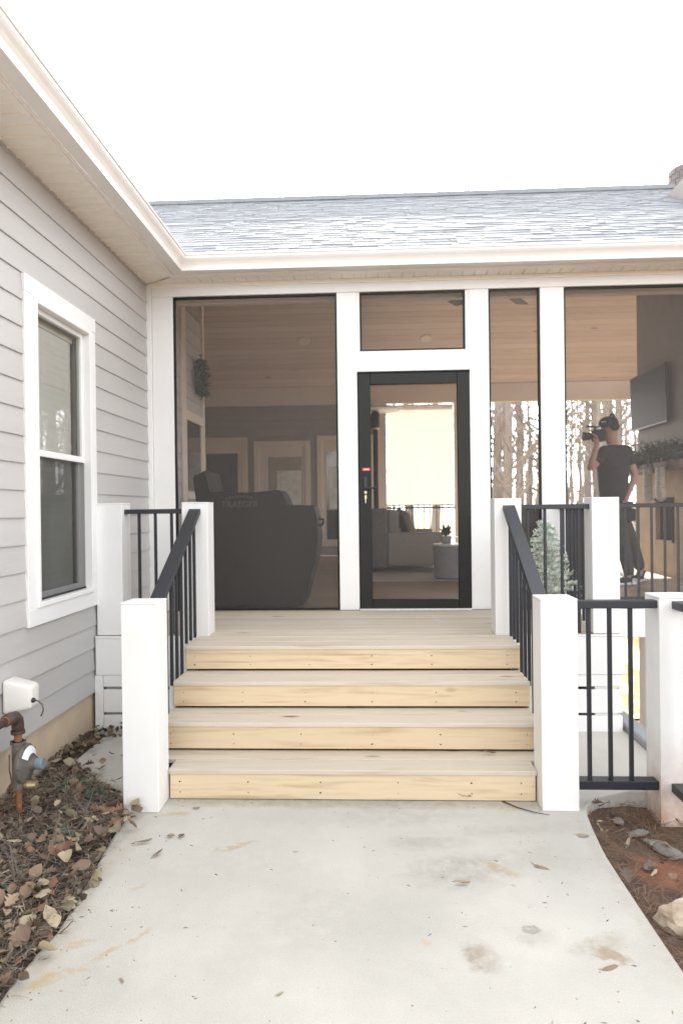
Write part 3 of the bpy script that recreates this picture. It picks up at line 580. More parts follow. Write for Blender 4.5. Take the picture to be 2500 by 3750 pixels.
# ------------------------------------------------------------------ deck
deck = thing('deck', 'raised timber deck with white fascia and skirt boards in front of the porch', 'deck', (1.8, -.6, 0))
db = MB().box((-1.8, 1.8), (0, .1325), (-.026, 0)).build('deck_board', TREAD, None, .003); dbd = db.data; bpy.data.objects.remove(db)
y = -.03
for i in range(9):
    inst(dbd, 'deck_board', deck, (1.82, y-.1325, ZD)); y -= .1355
YF = YDK
box('rim', (.02, 3.62), (y+.14-.005, y+.15), (ZD-.2, ZD-.03), GREYCON, deck, 0)
fs = YF-.022
for (a, b_) in ((.022, .735), (2.868, 3.625)):
    box('fascia', (a, b_), (fs, fs+.022), (.385, ZD-.004), WHITE, deck); box('fascia_cap', (a, b_), (fs-.006, fs+.02), (ZD-.004, ZD+.008), WHITE, deck)
box('fascia', (3.603, 3.625), (fs+.022, -.02), (.385, ZD-.004), WHITE, deck)
for (z0, z1) in ((.303, .383), (.125, .283), (-.045, .107)):
    box('skirt_board', (.072, .735), (fs+.006, fs+.024), (z0, z1), WHITE, deck); box('skirt_board', (2.868, 3.607), (fs+.006, fs+.024), (z0, z1), WHITE, deck)
    box('skirt_board', (3.588, 3.605), (fs+.03, -.02), (z0, z1), WHITE, deck)
box('corner_board', (.012, .070), (fs+.006, fs+.03), (-.03, .383), WHITE, deck); box('support_post', (3.43, 3.58), (fs+.028, fs+.16), (-.04, .6), WHITE, deck, .003); box('support_post', (.08, .20), (fs+.03, fs+.15), (-.04, .6), GREYCON, deck, .003)
# ------------------------------------------------------------------ stairs
st = thing('timber_stairs', 'wide pale pine steps leading up to the deck', 'stairs', (1.8, -2.0, 0))
for k in range(1, 5):
    yn = YN-RUN*(4-k); z = RISE*k
    xa, xb = (.868, 2.768) if k == 1 else (.735, 2.868)
    if k == 1: xa, xb = .856, 2.784
    wb = .139 if k < 4 else .164
    depth = RUN+.03 if k < 4 else (YF-YN)-.004
    half = depth/2
    nb = 2
    for q in range(nb):
        c = Vector(((xa+xb)/2, yn+q*half, z))
        if k == 1: xa, xb = ((.866, 2.7775), (.735, 2.868))[q]
        box('tread', (xa, xb), (yn+q*half+(.002 if q else 0), yn+(q+1)*half-.002), (z-.026, z-random.uniform(0, .0015)), TREAD, st, .004, 2)
    if k == 1: xa, xb = .866, 2.7775
    box('riser', (xa+.006 if k == 1 else xa, xb-.006 if k == 1 else xb), (yn+.009, yn+.029), (RISE*(k-1)+(.0115 if k > 1 else .004), z-.0265), RISER, st, .002)
    # screw heads
    m = MB()
    for xx in (xa+.06, xa+.42, xa+.8, xa+1.2, xa+1.58, xb-.08):
        for dz in (.04, .095): m.box((xx-.003+random.uniform(-.004, .004), xx+.003), (yn+.0075, yn+.0095), (z-.03-dz, z-.03-dz+.006))
    m.build('screws', DARKFR, st)['kind'] = 'stuff'
for xx in (.698, 1.75, 2.869):
    MB().prism([(YN-3*RUN+.05, 0.0), (YF+.0, 0.0), (YF, ZD-.03), (YN+.05, ZD-.03), (YN+.05, RISE*3-.03), (YN-RUN+.05, RISE*3-.03), (YN-RUN+.05, RISE*2-.03), (YN-2*RUN+.05, RISE*2-.03), (YN-2*RUN+.05, RISE-.03), (YN-3*RUN+.05, RISE-.03)], 0, xx, xx+.036).build('stringer', WHITE if xx != 1.75 else CABW, st)

# ------------------------------------------------------------------ newel posts and railings
def splash(name, h, amt):
    m = mat(name, (.80, .795, .785), .42, .025, 3, bump=.05, bs=40); n = m.node_tree.nodes; l = m.node_tree.links; b = n['Principled BSDF']; cur = b.inputs['Base Color'].links[0].from_socket
    tc = n.new('ShaderNodeTexCoord'); nz = n.new('ShaderNodeTexNoise'); nz.inputs['Scale'].default_value = 16; nz.inputs['Detail'].default_value = 6; l.new(tc.outputs['Object'], nz.inputs[0])
    sx = n.new('ShaderNodeSeparateXYZ'); l.new(tc.outputs['Object'], sx.inputs[0])
    mr = n.new('ShaderNodeMapRange'); mr.inputs[1].default_value = 0; mr.inputs[2].default_value = h; mr.inputs[3].default_value = 1.1; mr.inputs[4].default_value = 0; l.new(sx.outputs['Z'], mr.inputs[0])
    mu = n.new('ShaderNodeMath'); mu.operation = 'MULTIPLY'; l.new(mr.outputs[0], mu.inputs[0]); l.new(nz.outputs[0], mu.inputs[1])
    m2 = n.new('ShaderNodeMath'); m2.operation = 'MULTIPLY'; m2.use_clamp = True; m2.inputs[1].default_value = amt; l.new(mu.outputs[0], m2.inputs[0])
    mx_ = n.new('ShaderNodeMix'); mx_.data_type = 'RGBA'; mx_.inputs[7].default_value = (.50, .33, .24, 1); l.new(m2.outputs[0], mx_.inputs[0]); l.new(cur, mx_.inputs[6]); l.new(mx_.outputs[2], b.inputs['Base Color'])
    return m
WPOST = splash('white_post_paint', .25, .16); WBED = splash('mud_splashed_paint', .5, 1.5)
def post(x0, y0, z0, z1, label, w_=.182):
    t = thing('newel_post', label, 'post', (x0+w_/2, y0+w_/2, z0), 'white boxed newel posts')
    box('shaft', (x0, x0+w_), (y0, y0+w_), (z0, z1-.012), WBED if w_ > .185 else WPOST, t, .004, 2)
    box('cap', (x0-.0015, x0+w_+.0015), (y0-.0015, y0+w_+.0015), (z1-.012, z1), WHITE, t, .005, 2)
    return t
ZP = 1.5754; ZL = 1.0575; UY = -1.234
post(.682, -2.5876, .0, ZL, 'white post at the foot of the stairs on the left')
post(2.7794, -2.5325, .0, ZL, 'white post at the foot of the stairs on the right')
post(.627, UY, ZD, ZP, 'white deck post at the top of the stairs, left of the door')
post(2.7752, UY, ZD, ZP, 'white deck post at the top of the stairs, right of the door')
post(.022, UY, ZD+.008, ZP, 'white deck post against the grey siding wall')
post(3.427, UY, ZD+.008, ZP, 'white deck post on the far right deck corner beside the small flocked tree')
post(3.379, -2.478, -.1, ZL, 'white fence post standing in the right planting bed', .19)
SL = RISE/RUN
def stair_rail(xc, label):
    t = thing('stair_railing', label, 'railing', (xc, -1.8, ZD/2), 'sloping stair handrails')
    y0, y1 = -2.404, UY+.0; z1 = 1.53; z0 = z1-SL*(y1-y0); th = .036
    MB().add([(x, yy, zz+dz) for dz in (0, -th) for (yy, zz) in ((y0, z0), (y1-.01, z1)) for x in (xc-.041, xc+.041)], [(0, 1, 3, 2), (4, 6, 7, 5), (0, 4, 5, 1), (2, 3, 7, 6), (0, 2, 6, 4), (1, 5, 7, 3)]).build('handrail', BLACK, t, .003)
    y = -1.277
    while y > -2.36:
        k = 4-max(0, math.ceil((YN-y)/RUN-1e-6)); zb = RISE*max(k, 1)
        zt = z1-SL*(y1-y)-th+.003
        box('baluster', (xc-.0095, xc+.0095), (y-.0095, y+.0095), (zb-(.0 if k == 4 else .03), zt), BLACK, t, .002)
        y -= .1125
stair_rail(.722, 'black sloping stair handrail on the left side of the steps'); stair_rail(2.870, 'black sloping stair handrail on the right side of the steps')
def deck_rail(x0, x1, xs_, label, yc=-1.15):
    t = thing('deck_railing', label, 'railing', ((x0+x1)/2, yc, ZD))
    box('top_rail', (x0, x1), (yc-.03, yc+.03), (1.498, 1.531), BLACK, t)
    for x in xs_: box('baluster', (x-.0095, x+.0095), (yc-.0095, yc+.0095), (ZD-.06 if False else ZD, 1.498), BLACK, t, .002)
    return t
deck_rail(.2, .627, (.300, .416, .532), 'short black railing between the siding wall post and the left stair post')
deck_rail(2.957, 3.427, (3.018, 3.132, 3.246, 3.36), 'short black railing on the deck front beside the small flocked tree')
t = thing('deck_railing', 'black railing running back from the right deck corner to the porch', 'railing', (3.54, -.5, ZD))
box('top_rail', (3.51, 3.57), (UY+.182, -.001), (1.498, 1.531), BLACK, t)
for i in range(9): box('baluster', (3.5305, 3.5495), (-.965+i*.112-.0095, -.965+i*.112+.0095), (ZD, 1.498), BLACK, t, .002)
t = thing('fence_panel', 'low black fence panel between the stair post and the bed post', 'fence', (3.16, -2.42, .1))
box('top_rail', (2.9614, 3.379), (-2.46, -2.40), (.997, 1.036), BLACK, t); box('bottom_rail', (2.9614, 3.379), (-2.46, -2.385), (.078, .122), BLACK, t)
for x in (3.043, 3.148, 3.252): box('baluster', (x-.010, x+.010), (-2.44, -2.42), (.122, .997), BLACK, t, .002)
t = thing('fence_panel', 'black fence panel running towards the viewer at the right edge', 'fence', (3.47, -3.4, .1))
box('top_rail', (3.44, 3.50), (-4.6, -2.478), (.997, 1.036), BLACK, t); box('bottom_rail', (3.43, 3.505), (-4.6, -2.478), (.078, .122), BLACK, t)
for i in range(18): box('baluster', (3.46, 3.48), (-2.62-i*.11, -2.60-i*.11), (.122, .997), BLACK, t, .002)

# ------------------------------------------------------------------ chimney
ch = thing('chimney', 'round brick chimney top rising behind the roof ridge', 'chimney', (6.27, 3.66, 5.4))
cc = (6.27, 3.66, 5.35)
MB().lathe([(.292, 0), (.292, .66), (.2, .665)], cc, 'z', 40).build('mortar', MORTAR, ch, smooth=False)
br = None
for r in range(8):
    for k in range(14):
        a = 2*math.pi*(k+(r % 2)*.5)/14
        if br is None:
            m = MB(); R0, R1, h = .28, .304, .068; A = 2*math.pi/14*.44
            V = [(rr*math.cos(q), rr*math.sin(q), zz) for zz in (0, h) for rr in (R0, R1) for q in (-A, 0, A)]
            m.add(V, [(3, 4, 10, 9), (4, 5, 11, 10), (6, 9, 10, 7), (7, 10, 11, 8), (0, 1, 4, 3), (1, 2, 5, 4), (0, 3, 9, 6), (2, 8, 11, 5)])
            o = m.build('brick', BRICK); br = o.data; bpy.data.objects.remove(o)
        inst(br, 'brick', ch, (cc[0], cc[1], cc[2]+.008+r*.081), (0, 0, a))

# ------------------------------------------------------------------ things on the deck and inside the porch
# flocked tree
ft = thing('flocked_tree', 'small snow flocked artificial fir standing on the deck right of the door', 'tree', (3.345, -.34, ZD))
cx, cyy = 3.325, -.34
MB().lathe([(.06, 0), (.085, .02), (.095, .12), (.09, .125), (.02, .12)], (cx, cyy, ZD), 'z', 16).build('pot', CABW, ft, smooth=True)
MB().tube([(cx, cyy, ZD+.1), (cx, cyy, ZD+.76)], [.014, .005], 6).build('trunk', BARK, ft)
random.seed(5)
fm = MB()
def bough(p, d, L, th):
    n = 5
    pts = [p+d*(L*i/n)+Vector((0, 0, -.03*(i/n)**2)) for i in range(n+1)]
    fm.tube(pts, [.004]*(n+1), 4)
    k = int(L/.0045)
    for j in range(k):
        f = j/k; q = p+d*(L*f)+Vector((0, 0, -.03*f*f))
        for _ in range(2):
            v = Vector((random.gauss(0, 1), random.gauss(0, 1), random.gauss(0, 1))); v = (v-d*v.dot(d)).normalized()
            v = (v+d*.9).normalized(); s = th*random.uniform(.75, 1.1)
            sd_ = v.cross(Vector((random.random(), random.random(), random.random()))).normalized()*.0055
            fm.add([q-sd_, q+sd_, q+v*s+sd_*.7, q+v*s-sd_*.7], [(0, 1, 2, 3)])
for i in range(52):
    f = i/51; z = ZD+.16+.58*f; a = i*2.4; L = (.23*(1-f)+.055)
    bough(Vector((cx, cyy, z)), Vector((math.cos(a), math.sin(a), .32)).normalized(), L, .032)
bough(Vector((cx, cyy, ZD+.70)), Vector((0, 0, 1)), .10, .028)
fm.build('boughs', FLOCK, ft)

# covered grill
gl = thing('covered_grill', 'pellet grill under a fitted black cover behind the left screen', 'grill', (.9, .45, ZD))
prof = [(.455, .66), (.41, .9), (.395, 1.3), (.385, 1.62), (.36, 1.82), (.47, 1.87), (.505, 1.69), (.54, 1.68), (.85, 1.67), (1.13, 1.685), (1.15, 1.66), (1.19, 1.56), (1.30, 1.55), (1.425, 1.55), (1.455, 1.44), (1.465, 1.25), (1.43, 1.05), (1.37, .82), (1.33, .68), (1.2, .655), (.9, .668), (.65, .657)]
gm = MB()
Ys = (.10, .112, .25, .5, .69, .70); ins = (.012, .0, 0, 0, .0, .012); ccx, ccz = .92, 1.15
n = len(prof); V = []
for yy, s in zip(Ys, ins):
    for (x, z) in prof:
        k = .012*math.sin(x*37+z*23+yy*17)
        V.append((x+(ccx-x)*s*1.2+k*.4, yy+k, max(ZD+.008, z+(ccz-z)*s*1.2+k*.4)))
gm.add(V, [tuple(range(n)), tuple(range((len(Ys)-1)*n, len(Ys)*n))]+[(j*n+i, j*n+(i+1) % n, (j+1)*n+(i+1) % n, (j+1)*n+i) for j in range(len(Ys)-1) for i in range(n)])
gc = gm.build('cover', COVER, gl, smooth=True, sub=0)
bm = bmesh.new(); bm.from_mesh(gc.data); bmesh.ops.triangulate(bm, faces=[f for f in bm.faces if len(f.verts) > 4]); bm.to_mesh(gc.data); bm.free(); gc.data.set_sharp_from_angle(angle=RAD(38))
for wx in (.62, 1.22): MB().lathe([(.02, -.02), (.07, -.02), (.075, 0), (.07, .02), (.02, .02)], (wx, .62, ZD+.0755), 'y', 16).build('wheel', BLACK, gl)
MB().tube([(1.46, .3, 1.43), (1.50, .3, 1.425), (1.495, .3, 1.38), (1.46, .3, 1.37)], .012, 6).build('side_handle', COVER, gl)
tcu = bpy.data.curves.new('lettering', 'FONT'); tcu.body = 'TRAEGER'; tcu.size = .072; tcu.extrude = .001; tcu.align_x = 'CENTER'
to = bpy.data.objects.new('tmp', tcu); COL.objects.link(to); dg = bpy.context.evaluated_depsgraph_get(); tme = bpy.data.meshes.new_from_object(to.evaluated_get(dg)); bpy.data.objects.remove(to)
tme.materials.clear(); tme.materials.append(LETTER); lo = bpy.data.objects.new('lettering', tme); COL.objects.link(lo); lo.parent = gl; lo.location = Vector((.785, .074, 1.545))-gl.location; lo.rotation_euler = (RAD(90), 0, 0); lo.scale = (1.08, 1, 1)
lg = MB()
for k in range(9):
    a = k/8; lg.box((.66+.25*a, .672+.25*a), (.074, .076), (1.612+.018*math.sin(a*3.1), 1.622+.02*math.sin(a*3.1)+.006*(k % 2)))
lg.build('emblem', LETTER, gl)

# dark cabinet behind narrow screen
cb = thing('dark_cabinet', 'dark brown cabinet standing low behind the narrow screen', 'cabinet', (3.5, .55, ZD))
box('body', (2.98, 4.06), (.30, .78), (ZD+.09, 1.47), CABW, cb); box('top', (2.96, 4.08), (.28, .80), (1.47, 1.497), CABW, cb)
for i in range(3): box('door', (2.995+i*.355, 2.995+i*.355+.345), (.286, .30), (ZD+.12, 1.45), CABW, cb)
for x in (3.0, 4.0):
    for yy in (.33, .73): box('leg', (x-.02, x+.04), (yy-.02, yy+.02), (ZD, ZD+.09), CABW, cb, 0)

# sofa, seen end on through the door
sf = thing('patio_sofa', 'grey upholstered sofa seen from its end through the screen door', 'sofa', (2.4, 4.4, ZD))
box('back', (1.88, 2.13), (3.4, 5.4), (ZD+.07, 1.52), DFABRIC, sf, .03, 3); box('arm', (2.13, 2.88), (3.42, 3.62), (ZD+.10, 1.19), FABRIC, sf, .03, 3); box('arm', (2.13, 2.88), (5.2, 5.4), (ZD+.10, 1.19), FABRIC, sf, .03, 3)
box('seat_base', (2.13, 2.86), (3.62, 5.2), (ZD+.10, .93), FABRIC, sf, .02, 2); box('seat_cushion', (2.13, 2.88), (3.63, 5.19), (.93, 1.08), FABRIC, sf, .04, 3); box('back_cushion', (2.13, 2.30), (3.64, 5.18), (1.08, 1.50), FABRIC, sf, .05, 3)
for x in (1.93, 2.82):
    for yy in (3.5, 5.3): box('leg', (x-.03, x+.03), (yy-.03, yy+.03), (ZD, ZD+.10), CABW, sf, 0)
pl = MB().box((-.06, .06), (-.2, .2), (-.2, .2)).build('throw_pillow', PILLOW, None, .05, 3, smooth=True); pl.location = (2.40, 3.85, 1.30); pl.rotation_euler = (.2, RAD(-24), .25); tag(pl, 'taupe throw pillow leaning on the grey sofa back', 'pillow')
rg = box('rug', (1.6, 5.0), (2.35, 6.3), (ZD+.001, ZD+.013), RUG, None, .003, loc=(3.0, 4, ZD)); tag(rg, 'pale grey rug under the sofa in the porch', 'rug')
tb = thing('drum_table', 'round grey drum side table beside the sofa', 'table', (2.935, 2.63, ZD))
MB().lathe([(.24, .0), (.258, .02), (.262, .38), (.255, .395), (.0, .398)], (2.935, 2.63, ZD+.014), 'z', 36).build('drum', GREYCON, tb, smooth=False); MB().lathe([(.264, .395), (.268, .40), (.268, .418), (.25, .42)], (2.935, 2.63, ZD+.014), 'z', 36).build('top', GUT, tb)
def plant(name, c, h, label, n=26, s=.09):
    t = thing(name, label, 'plant', c)
    MB().lathe([(.045, 0), (.06, .01), (.07, .09), (.06, .092), (.0, .08)], c, 'z', 16).build('pot', GREYCON, t, smooth=True)
    m = MB()
    for i in range(n):
        a = random.uniform(0, 6.28); e = random.uniform(.3, 1.4); d = Vector((math.cos(a)*math.cos(e), math.sin(a)*math.cos(e), math.sin(e)))
        b = Vector(c)+Vector((0, 0, .085)); L = h*random.uniform(.5, 1); sd_ = d.cross(Vector((0, 0, 1))).normalized()*s*.25
        m.add([b-sd_*.2, b+sd_*.2, b+d*L*.6+sd_, b+d*L*.6-sd_, b+d*L+Vector((0, 0, -.02))], [(0, 1, 2, 3), (3, 2, 4)])
    m.build('leaves', LEAFG_I, t)
plant('potted_plant', (2.83, 2.60, ZD+.435), .2, 'small dark potted plant on the round drum table')
ct = thing('coffee_table', 'white topped coffee table lit by sun beyond the sofa', 'table', (3.75, 4.5, ZD))
box('top', (3.2, 4.5), (4.0, 5.0), (1.03, 1.07), WHITE, ct, .006)
for x in (3.28, 4.42):
    for yy in (4.08, 4.92): box('leg', (x-.025, x+.025), (yy-.025, yy+.025), (ZD, 1.03), CABW, ct, 0)
plant('potted_plant', (3.34, 4.35, 1.07), .28, 'yellow green potted plant on the coffee table', 34)
# heater
ht = thing('patio_heater', 'tall patio heater with a round reflector seen behind the door stile', 'heater', (2.0, 5.75, ZD))
hx, hy = 1.995, 5.75
MB().lathe([(.2, 0), (.21, .02), (.2, .35), (.05, .37)], (hx, hy, ZD), 'z', 20).build('base', DARKFR, ht, smooth=False); MB().tube([(hx, hy, ZD+.36), (hx, hy, 2.88)], .04, 12).build('pole', DARKFR, ht, smooth=True)
MB().lathe([(.05, 2.86), (.075, 2.88), (.075, 3.08), (.05, 3.14)], (hx, hy, 0), 'z', 20).build('burner', DARKFR, ht, smooth=False); MB().lathe([(.408, 3.15), (.41, 3.158), (.25, 3.225), (.03, 3.26), (.03, 3.25), (.24, 3.213)], (hx, hy, 0), 'z', 32).build('reflector', GUT, ht, smooth=True); MB().lathe([(.06, 2.83), (.065, 2.84), (.065, 2.86), (.06, 2.865)], (hx, hy, 0), 'z', 16).build('burner_ring', BRASS, ht)
# shade
sh = thing('roller_shade', 'white sunlit roller shade lowered across the back opening', 'shade', (2.83, YB+.06, 1.56))
MB().box((2.205, 3.45), (YB+.05, YB+.053), (1.58, 3.43)).build('cloth', SHADE, sh); box('hem_bar', (2.205, 3.45), (YB+.04, YB+.06), (1.555, 1.582), GUT, sh); MB().tube([(2.21, YB+.05, 3.44), (3.445, YB+.05, 3.44)], .022, 12).build('roller', GUT, sh)
# recessed lights
for x in (.78, 2.875):
    c = Vector((x, 6.07, cz(6.07))); nrm = Vector((0, -PI_, -1)).normalized()
    t = thing('recessed_light', 'round recessed light in the pine ceiling above the covered grill' if x < 1 else 'round recessed light in the pine ceiling above the screen door', 'light', c+nrm*.03, 'ceiling downlights')
    for nm, pr, m in (('trim_ring', [(.07, .0), (.095, .002), (.1, .012), (.1, .02)], TRIMC), ('lens', [(.0, .006), (.068, .008), (.068, .02)], WHITE)):
        mm = MB().lathe(pr, (0, 0, 0), 'z', 24); q = nrm.to_track_quat('-Z', 'Y').to_matrix()
        mm.V = [q @ v+c+nrm*.028 for v in mm.V]; mm.build(nm, m, t)
# ceiling fan
fc = Vector((3.43, 2.05, 4.0)); fn = thing('ceiling_fan', 'ceiling fan with flat blades hanging under the pine vault', 'fan', fc)
MB().tube([fc+Vector((0, 0, .1)), (fc.x, fc.y, 4.9)], .016, 8).build('downrod', DARKFR, fn); MB().lathe([(.05, -.06), (.1, -.05), (.11, .03), (.06, .09)], fc, 'z', 20).build('motor', DARKFR, fn, smooth=True)
for k in range(5):
    a = RAD(60+72*k); m = MB().add([(.1, -.03, 0), (.1, .03, .01), (.22, -.07, -.012), (.22, .07, .016), (.74, -.075, -.012), (.74, .075, .016)], [(0, 2, 3, 1), (2, 4, 5, 3)])
    m.V = [Vector((v.x*math.cos(a)-v.y*math.sin(a), v.x*math.sin(a)+v.y*math.cos(a), v.z))+fc for v in m.V]; o = m.build('blade', CABW, fn)
    o.modifiers.new('s', 'SOLIDIFY').thickness = .008
# wreath
wr = thing('wreath', 'dark green wreath hanging on the grey wall inside the porch', 'wreath', (.06, 1.71, 2.98))
MB().tube([(.05, 1.71+.15*math.cos(a*.314), 2.98+.15*math.sin(a*.314)) for a in range(21)], .03, 8).build('ring', LEAFG, wr)
m = MB()
for i in range(420):
    a = random.uniform(0, 6.28); r = .15+random.gauss(0, .03); p = Vector((.05+random.uniform(-.02, .05), 1.71+r*math.cos(a), 2.98+r*math.sin(a)*1.1))
    d = Vector((random.uniform(.1, 1), random.uniform(-1, 1), random.uniform(-1, 1))).normalized(); sd_ = d.cross(Vector((random.random(), .3, random.random()))).normalized()*.01
    m.add([p-sd_, p+sd_, p+d*.07], [(0, 1, 2)])
m.build('needles', LEAFG_I, wr); box('bow', (.08, .11), (1.85, 1.93), (2.82, 2.88), DFABRIC, wr, .01)
# fireplace wall with TV
fp = thing('fireplace', 'tall porch fireplace with tan lower face and dark firebox at the right', 'fireplace', (6.1, 3.1, ZD))
XF = 5.55
box('chimney_breast', (XF+.02, 6.9), (1.9, 3.80), (2.02, 5.3), WALLIN, fp, .004); box('lower_face', (XF, 6.9), (1.9, 2.62), (ZD, 2.0), STONE, fp, .004); box('lower_face', (XF, 6.9), (3.16, 3.80), (ZD, 2.0), STONE, fp, .004); box('lower_face', (XF, 6.9), (2.62, 3.16), (1.59, 2.0), STONE, fp, .004); box('lower_face', (XF, 6.9), (2.62, 3.16), (ZD, 1.08), STONE, fp, .004)
box('firebox', (XF+.06, XF+.4), (2.622, 3.158), (1.082, 1.588), SOOT, fp, 0); box('firebox_frame', (XF-.012, XF+.05), (2.6, 3.18), (1.575, 1.61), SOOT, fp, 0); box('firebox_frame', (XF-.012, XF+.05), (2.6, 2.635), (1.06, 1.575), SOOT, fp, 0)
box('mantel', (XF-.2, XF+.02), (1.95, 3.74), (1.93, 2.03), MANT, fp, .006)
tv = thing('wall_television', 'black flat television tilted above the fireplace mantel', 'television', (XF-.05, 3.3, 2.9))
MB().add([(XF-.065, 2.66, 3.25), (XF-.065, 3.84, 3.25), (XF-.05, 3.84, 2.53), (XF-.05, 2.66, 2.53), (XF-.025, 2.66, 3.26), (XF-.025, 3.84, 3.26), (XF-.01, 3.84, 2.53), (XF-.01, 2.66, 2.53)], [(0, 1, 2, 3), (7, 6, 5, 4), (0, 4, 5, 1), (2, 6, 7, 3), (1, 5, 6, 2), (0, 3, 7, 4)]).build('bezel', BLACK, tv, .003)
MB().add([(XF-.0685, 2.68, 3.235), (XF-.0685, 3.82, 3.235), (XF-.0525, 3.82, 2.545), (XF-.0525, 2.68, 2.545)], [(0, 1, 2, 3)]).build('screen', TVM, tv); box('wall_bracket', (XF-.03, XF+.02), (3.1, 3.4), (2.8, 3.0), BLACK, tv, 0)
ga = thing('mantel_garland', 'dark green fir garland draped along the fireplace mantel', 'garland', (XF-.1, 2.9, 2.03)); m = MB()
for i in range(1500):
    y = random.uniform(1.95, 3.75); p = Vector((XF-.12+random.gauss(0, .06), y, 2.06+abs(random.gauss(0, .07))+.05*math.sin(y*9)))
    d = Vector((random.gauss(-.3, 1), random.gauss(0, 1), random.gauss(0, .9))).normalized(); sd_ = d.cross(Vector((random.random(), .3, random.random()))).normalized()*.012
    m.add([p-sd_, p+sd_, p+d*.10], [(0, 1, 2)])
m.build('sprigs', LEAFG_I, ga); MB().tube([(XF-.12, 2.15, 2.05), (XF-.12, 2.9, 2.07), (XF-.12, 3.74, 2.05)], .03, 6).build('stem', LEAFG, ga)
def stocking(y, zt, label, flip=1):
    t = thing('christmas_stocking', label, 'stocking', (XF-.23, y, zt), 'stockings on the mantel')
    pf = [(-.07, 0), (.07, 0), (.075, -.20), (.06, -.30), (.10, -.37), (.09, -.43), (.02, -.46), (-.06, -.42), (-.09, -.33), (-.075, -.2)]
    m = MB(); n = len(pf); V = []
    for xx, s in ((-.045, .8), (-.02, 1), (.015, 1), (.03, .8)):
        for a, b in pf: V.append((XF-.24+xx, y-flip*(a*s), zt-.22+(b+.22)*(.97 if s < 1 else 1)))
    m.add(V, [tuple(range(n)), tuple(range(3*n, 4*n))]+[(j*n+i, j*n+(i+1) % n, (j+1)*n+(i+1) % n, (j+1)*n+i) for j in range(3) for i in range(n)])
    m.build('knit', KNIT, t, smooth=True); MB().tube([(XF-.235, y, zt-.01), (XF-.235, y, zt+.05), (XF-.22, y, zt+.04)], .005, 5).build('loop', KNIT, t)
    box('cuff', (XF-.295, XF-.195), (y-.078, y+.078), (zt-.06, zt-.002), FABRIC, t, .012, 2)
stocking(2.76, 2.02, 'cream patterned stocking hanging at the far end of the mantel'); stocking(2.37, 2.02, 'cream patterned stocking hanging above the firebox on the mantel')

# ------------------------------------------------------------------ cameraman
def skin(name, joints, edges, m, parent, sub=2):
    """joints: {key: (x,y,z,rx,ry)}; grows a skinned surface and returns it as a plain mesh object"""
    keys = list(joints); ix = {k: i for i, k in enumerate(keys)}; b = wbase(parent)
    me = bpy.data.meshes.new(name); me.from_pydata([Vector(joints[k][:3])-b for k in keys], [(ix[a], ix[c]) for a, c in edges], [])
    o = bpy.data.objects.new(name, me); COL.objects.link(o); md = o.modifiers.new('skin', 'SKIN'); md.use_smooth_shade = True
    sl = me.skin_vertices[0].data
    for k in keys:
        j = joints[k]; sl[ix[k]].radius = (j[3], j[4] if len(j) > 4 else j[3])
    sl[0].use_root = True
    sb = o.modifiers.new('sub', 'SUBSURF'); sb.levels = sb.render_levels = sub
    dg = bpy.context.evaluated_depsgraph_get(); em = bpy.data.meshes.new_from_object(o.evaluated_get(dg)); bpy.data.objects.remove(o)
    em.materials.clear(); em.materials.append(m)
    for p in em.polygons: p.use_smooth = True
    r = bpy.data.objects.new(name, em); COL.objects.link(r); r.parent = parent
    return r
mn = thing('person', 'person in black cap, headphones and black shirt filming with a camera inside the porch', 'person', (4.70, 1.95, ZD))
def mx(u): return 4.559+(u-2221)*.003085
def mz(v): return 2.544-(v-1515)*.003048
Y = 1.95
BJ = dict(pel=(mx(2246), Y, mz(1850), .11, .10), wst=(mx(2240), Y, mz(1770), .10, .09), chs=(mx(2240), Y, mz(1695), .115, .10), nkb=(mx(2243), Y, mz(1645), .075), nek=(mx(2240), Y-.005, mz(1625), .058), hd0=(mx(2232), Y-.01, mz(1600), .075), hd1=(mx(2226), Y-.015, mz(1570), .100), hd2=(mx(2226), Y-.015, mz(1545), .092),
    s1=(mx(2200), Y-.09, mz(1660), .062), e1=(mx(2143), Y-.16, mz(1722), .043), w1=(mx(2163), Y-.2, mz(1645), .030), p1=(mx(2170), Y-.17, mz(1622), .034, .022),
    s2=(mx(2296), Y+.06, mz(1655), .065), e2=(mx(2322), Y+.02, mz(1742), .045), w2=(mx(2285), Y-.1, mz(1808), .030), p2=(mx(2272), Y-.13, mz(1832), .036, .024),
    h1=(mx(2240), Y-.08, mz(1870), .095), k1=(mx(2262), Y-.10, mz(1990), .062), a1=(mx(2292), Y-.05, mz(2110), .042), f1=(mx(2262), Y-.1, mz(2128), .04, .032),
    h2=(mx(2262), Y+.08, mz(1870), .095), k2=(mx(2318), Y+.13, mz(1985), .062), a2=(mx(2372), Y+.3, mz(2098), .042), f2=(mx(2350), Y+.22, mz(2124), .04, .032))
BE = [('pel', 'wst'), ('wst', 'chs'), ('chs', 'nkb'), ('nkb', 'nek'), ('nek', 'hd0'), ('hd0', 'hd1'), ('hd1', 'hd2'), ('chs', 's1'), ('s1', 'e1'), ('e1', 'w1'), ('w1', 'p1'), ('chs', 's2'), ('s2', 'e2'), ('e2', 'w2'), ('w2', 'p2'), ('pel', 'h1'), ('h1', 'k1'), ('k1', 'a1'), ('a1', 'f1'), ('pel', 'h2'), ('h2', 'k2'), ('k2', 'a2'), ('a2', 'f2')]
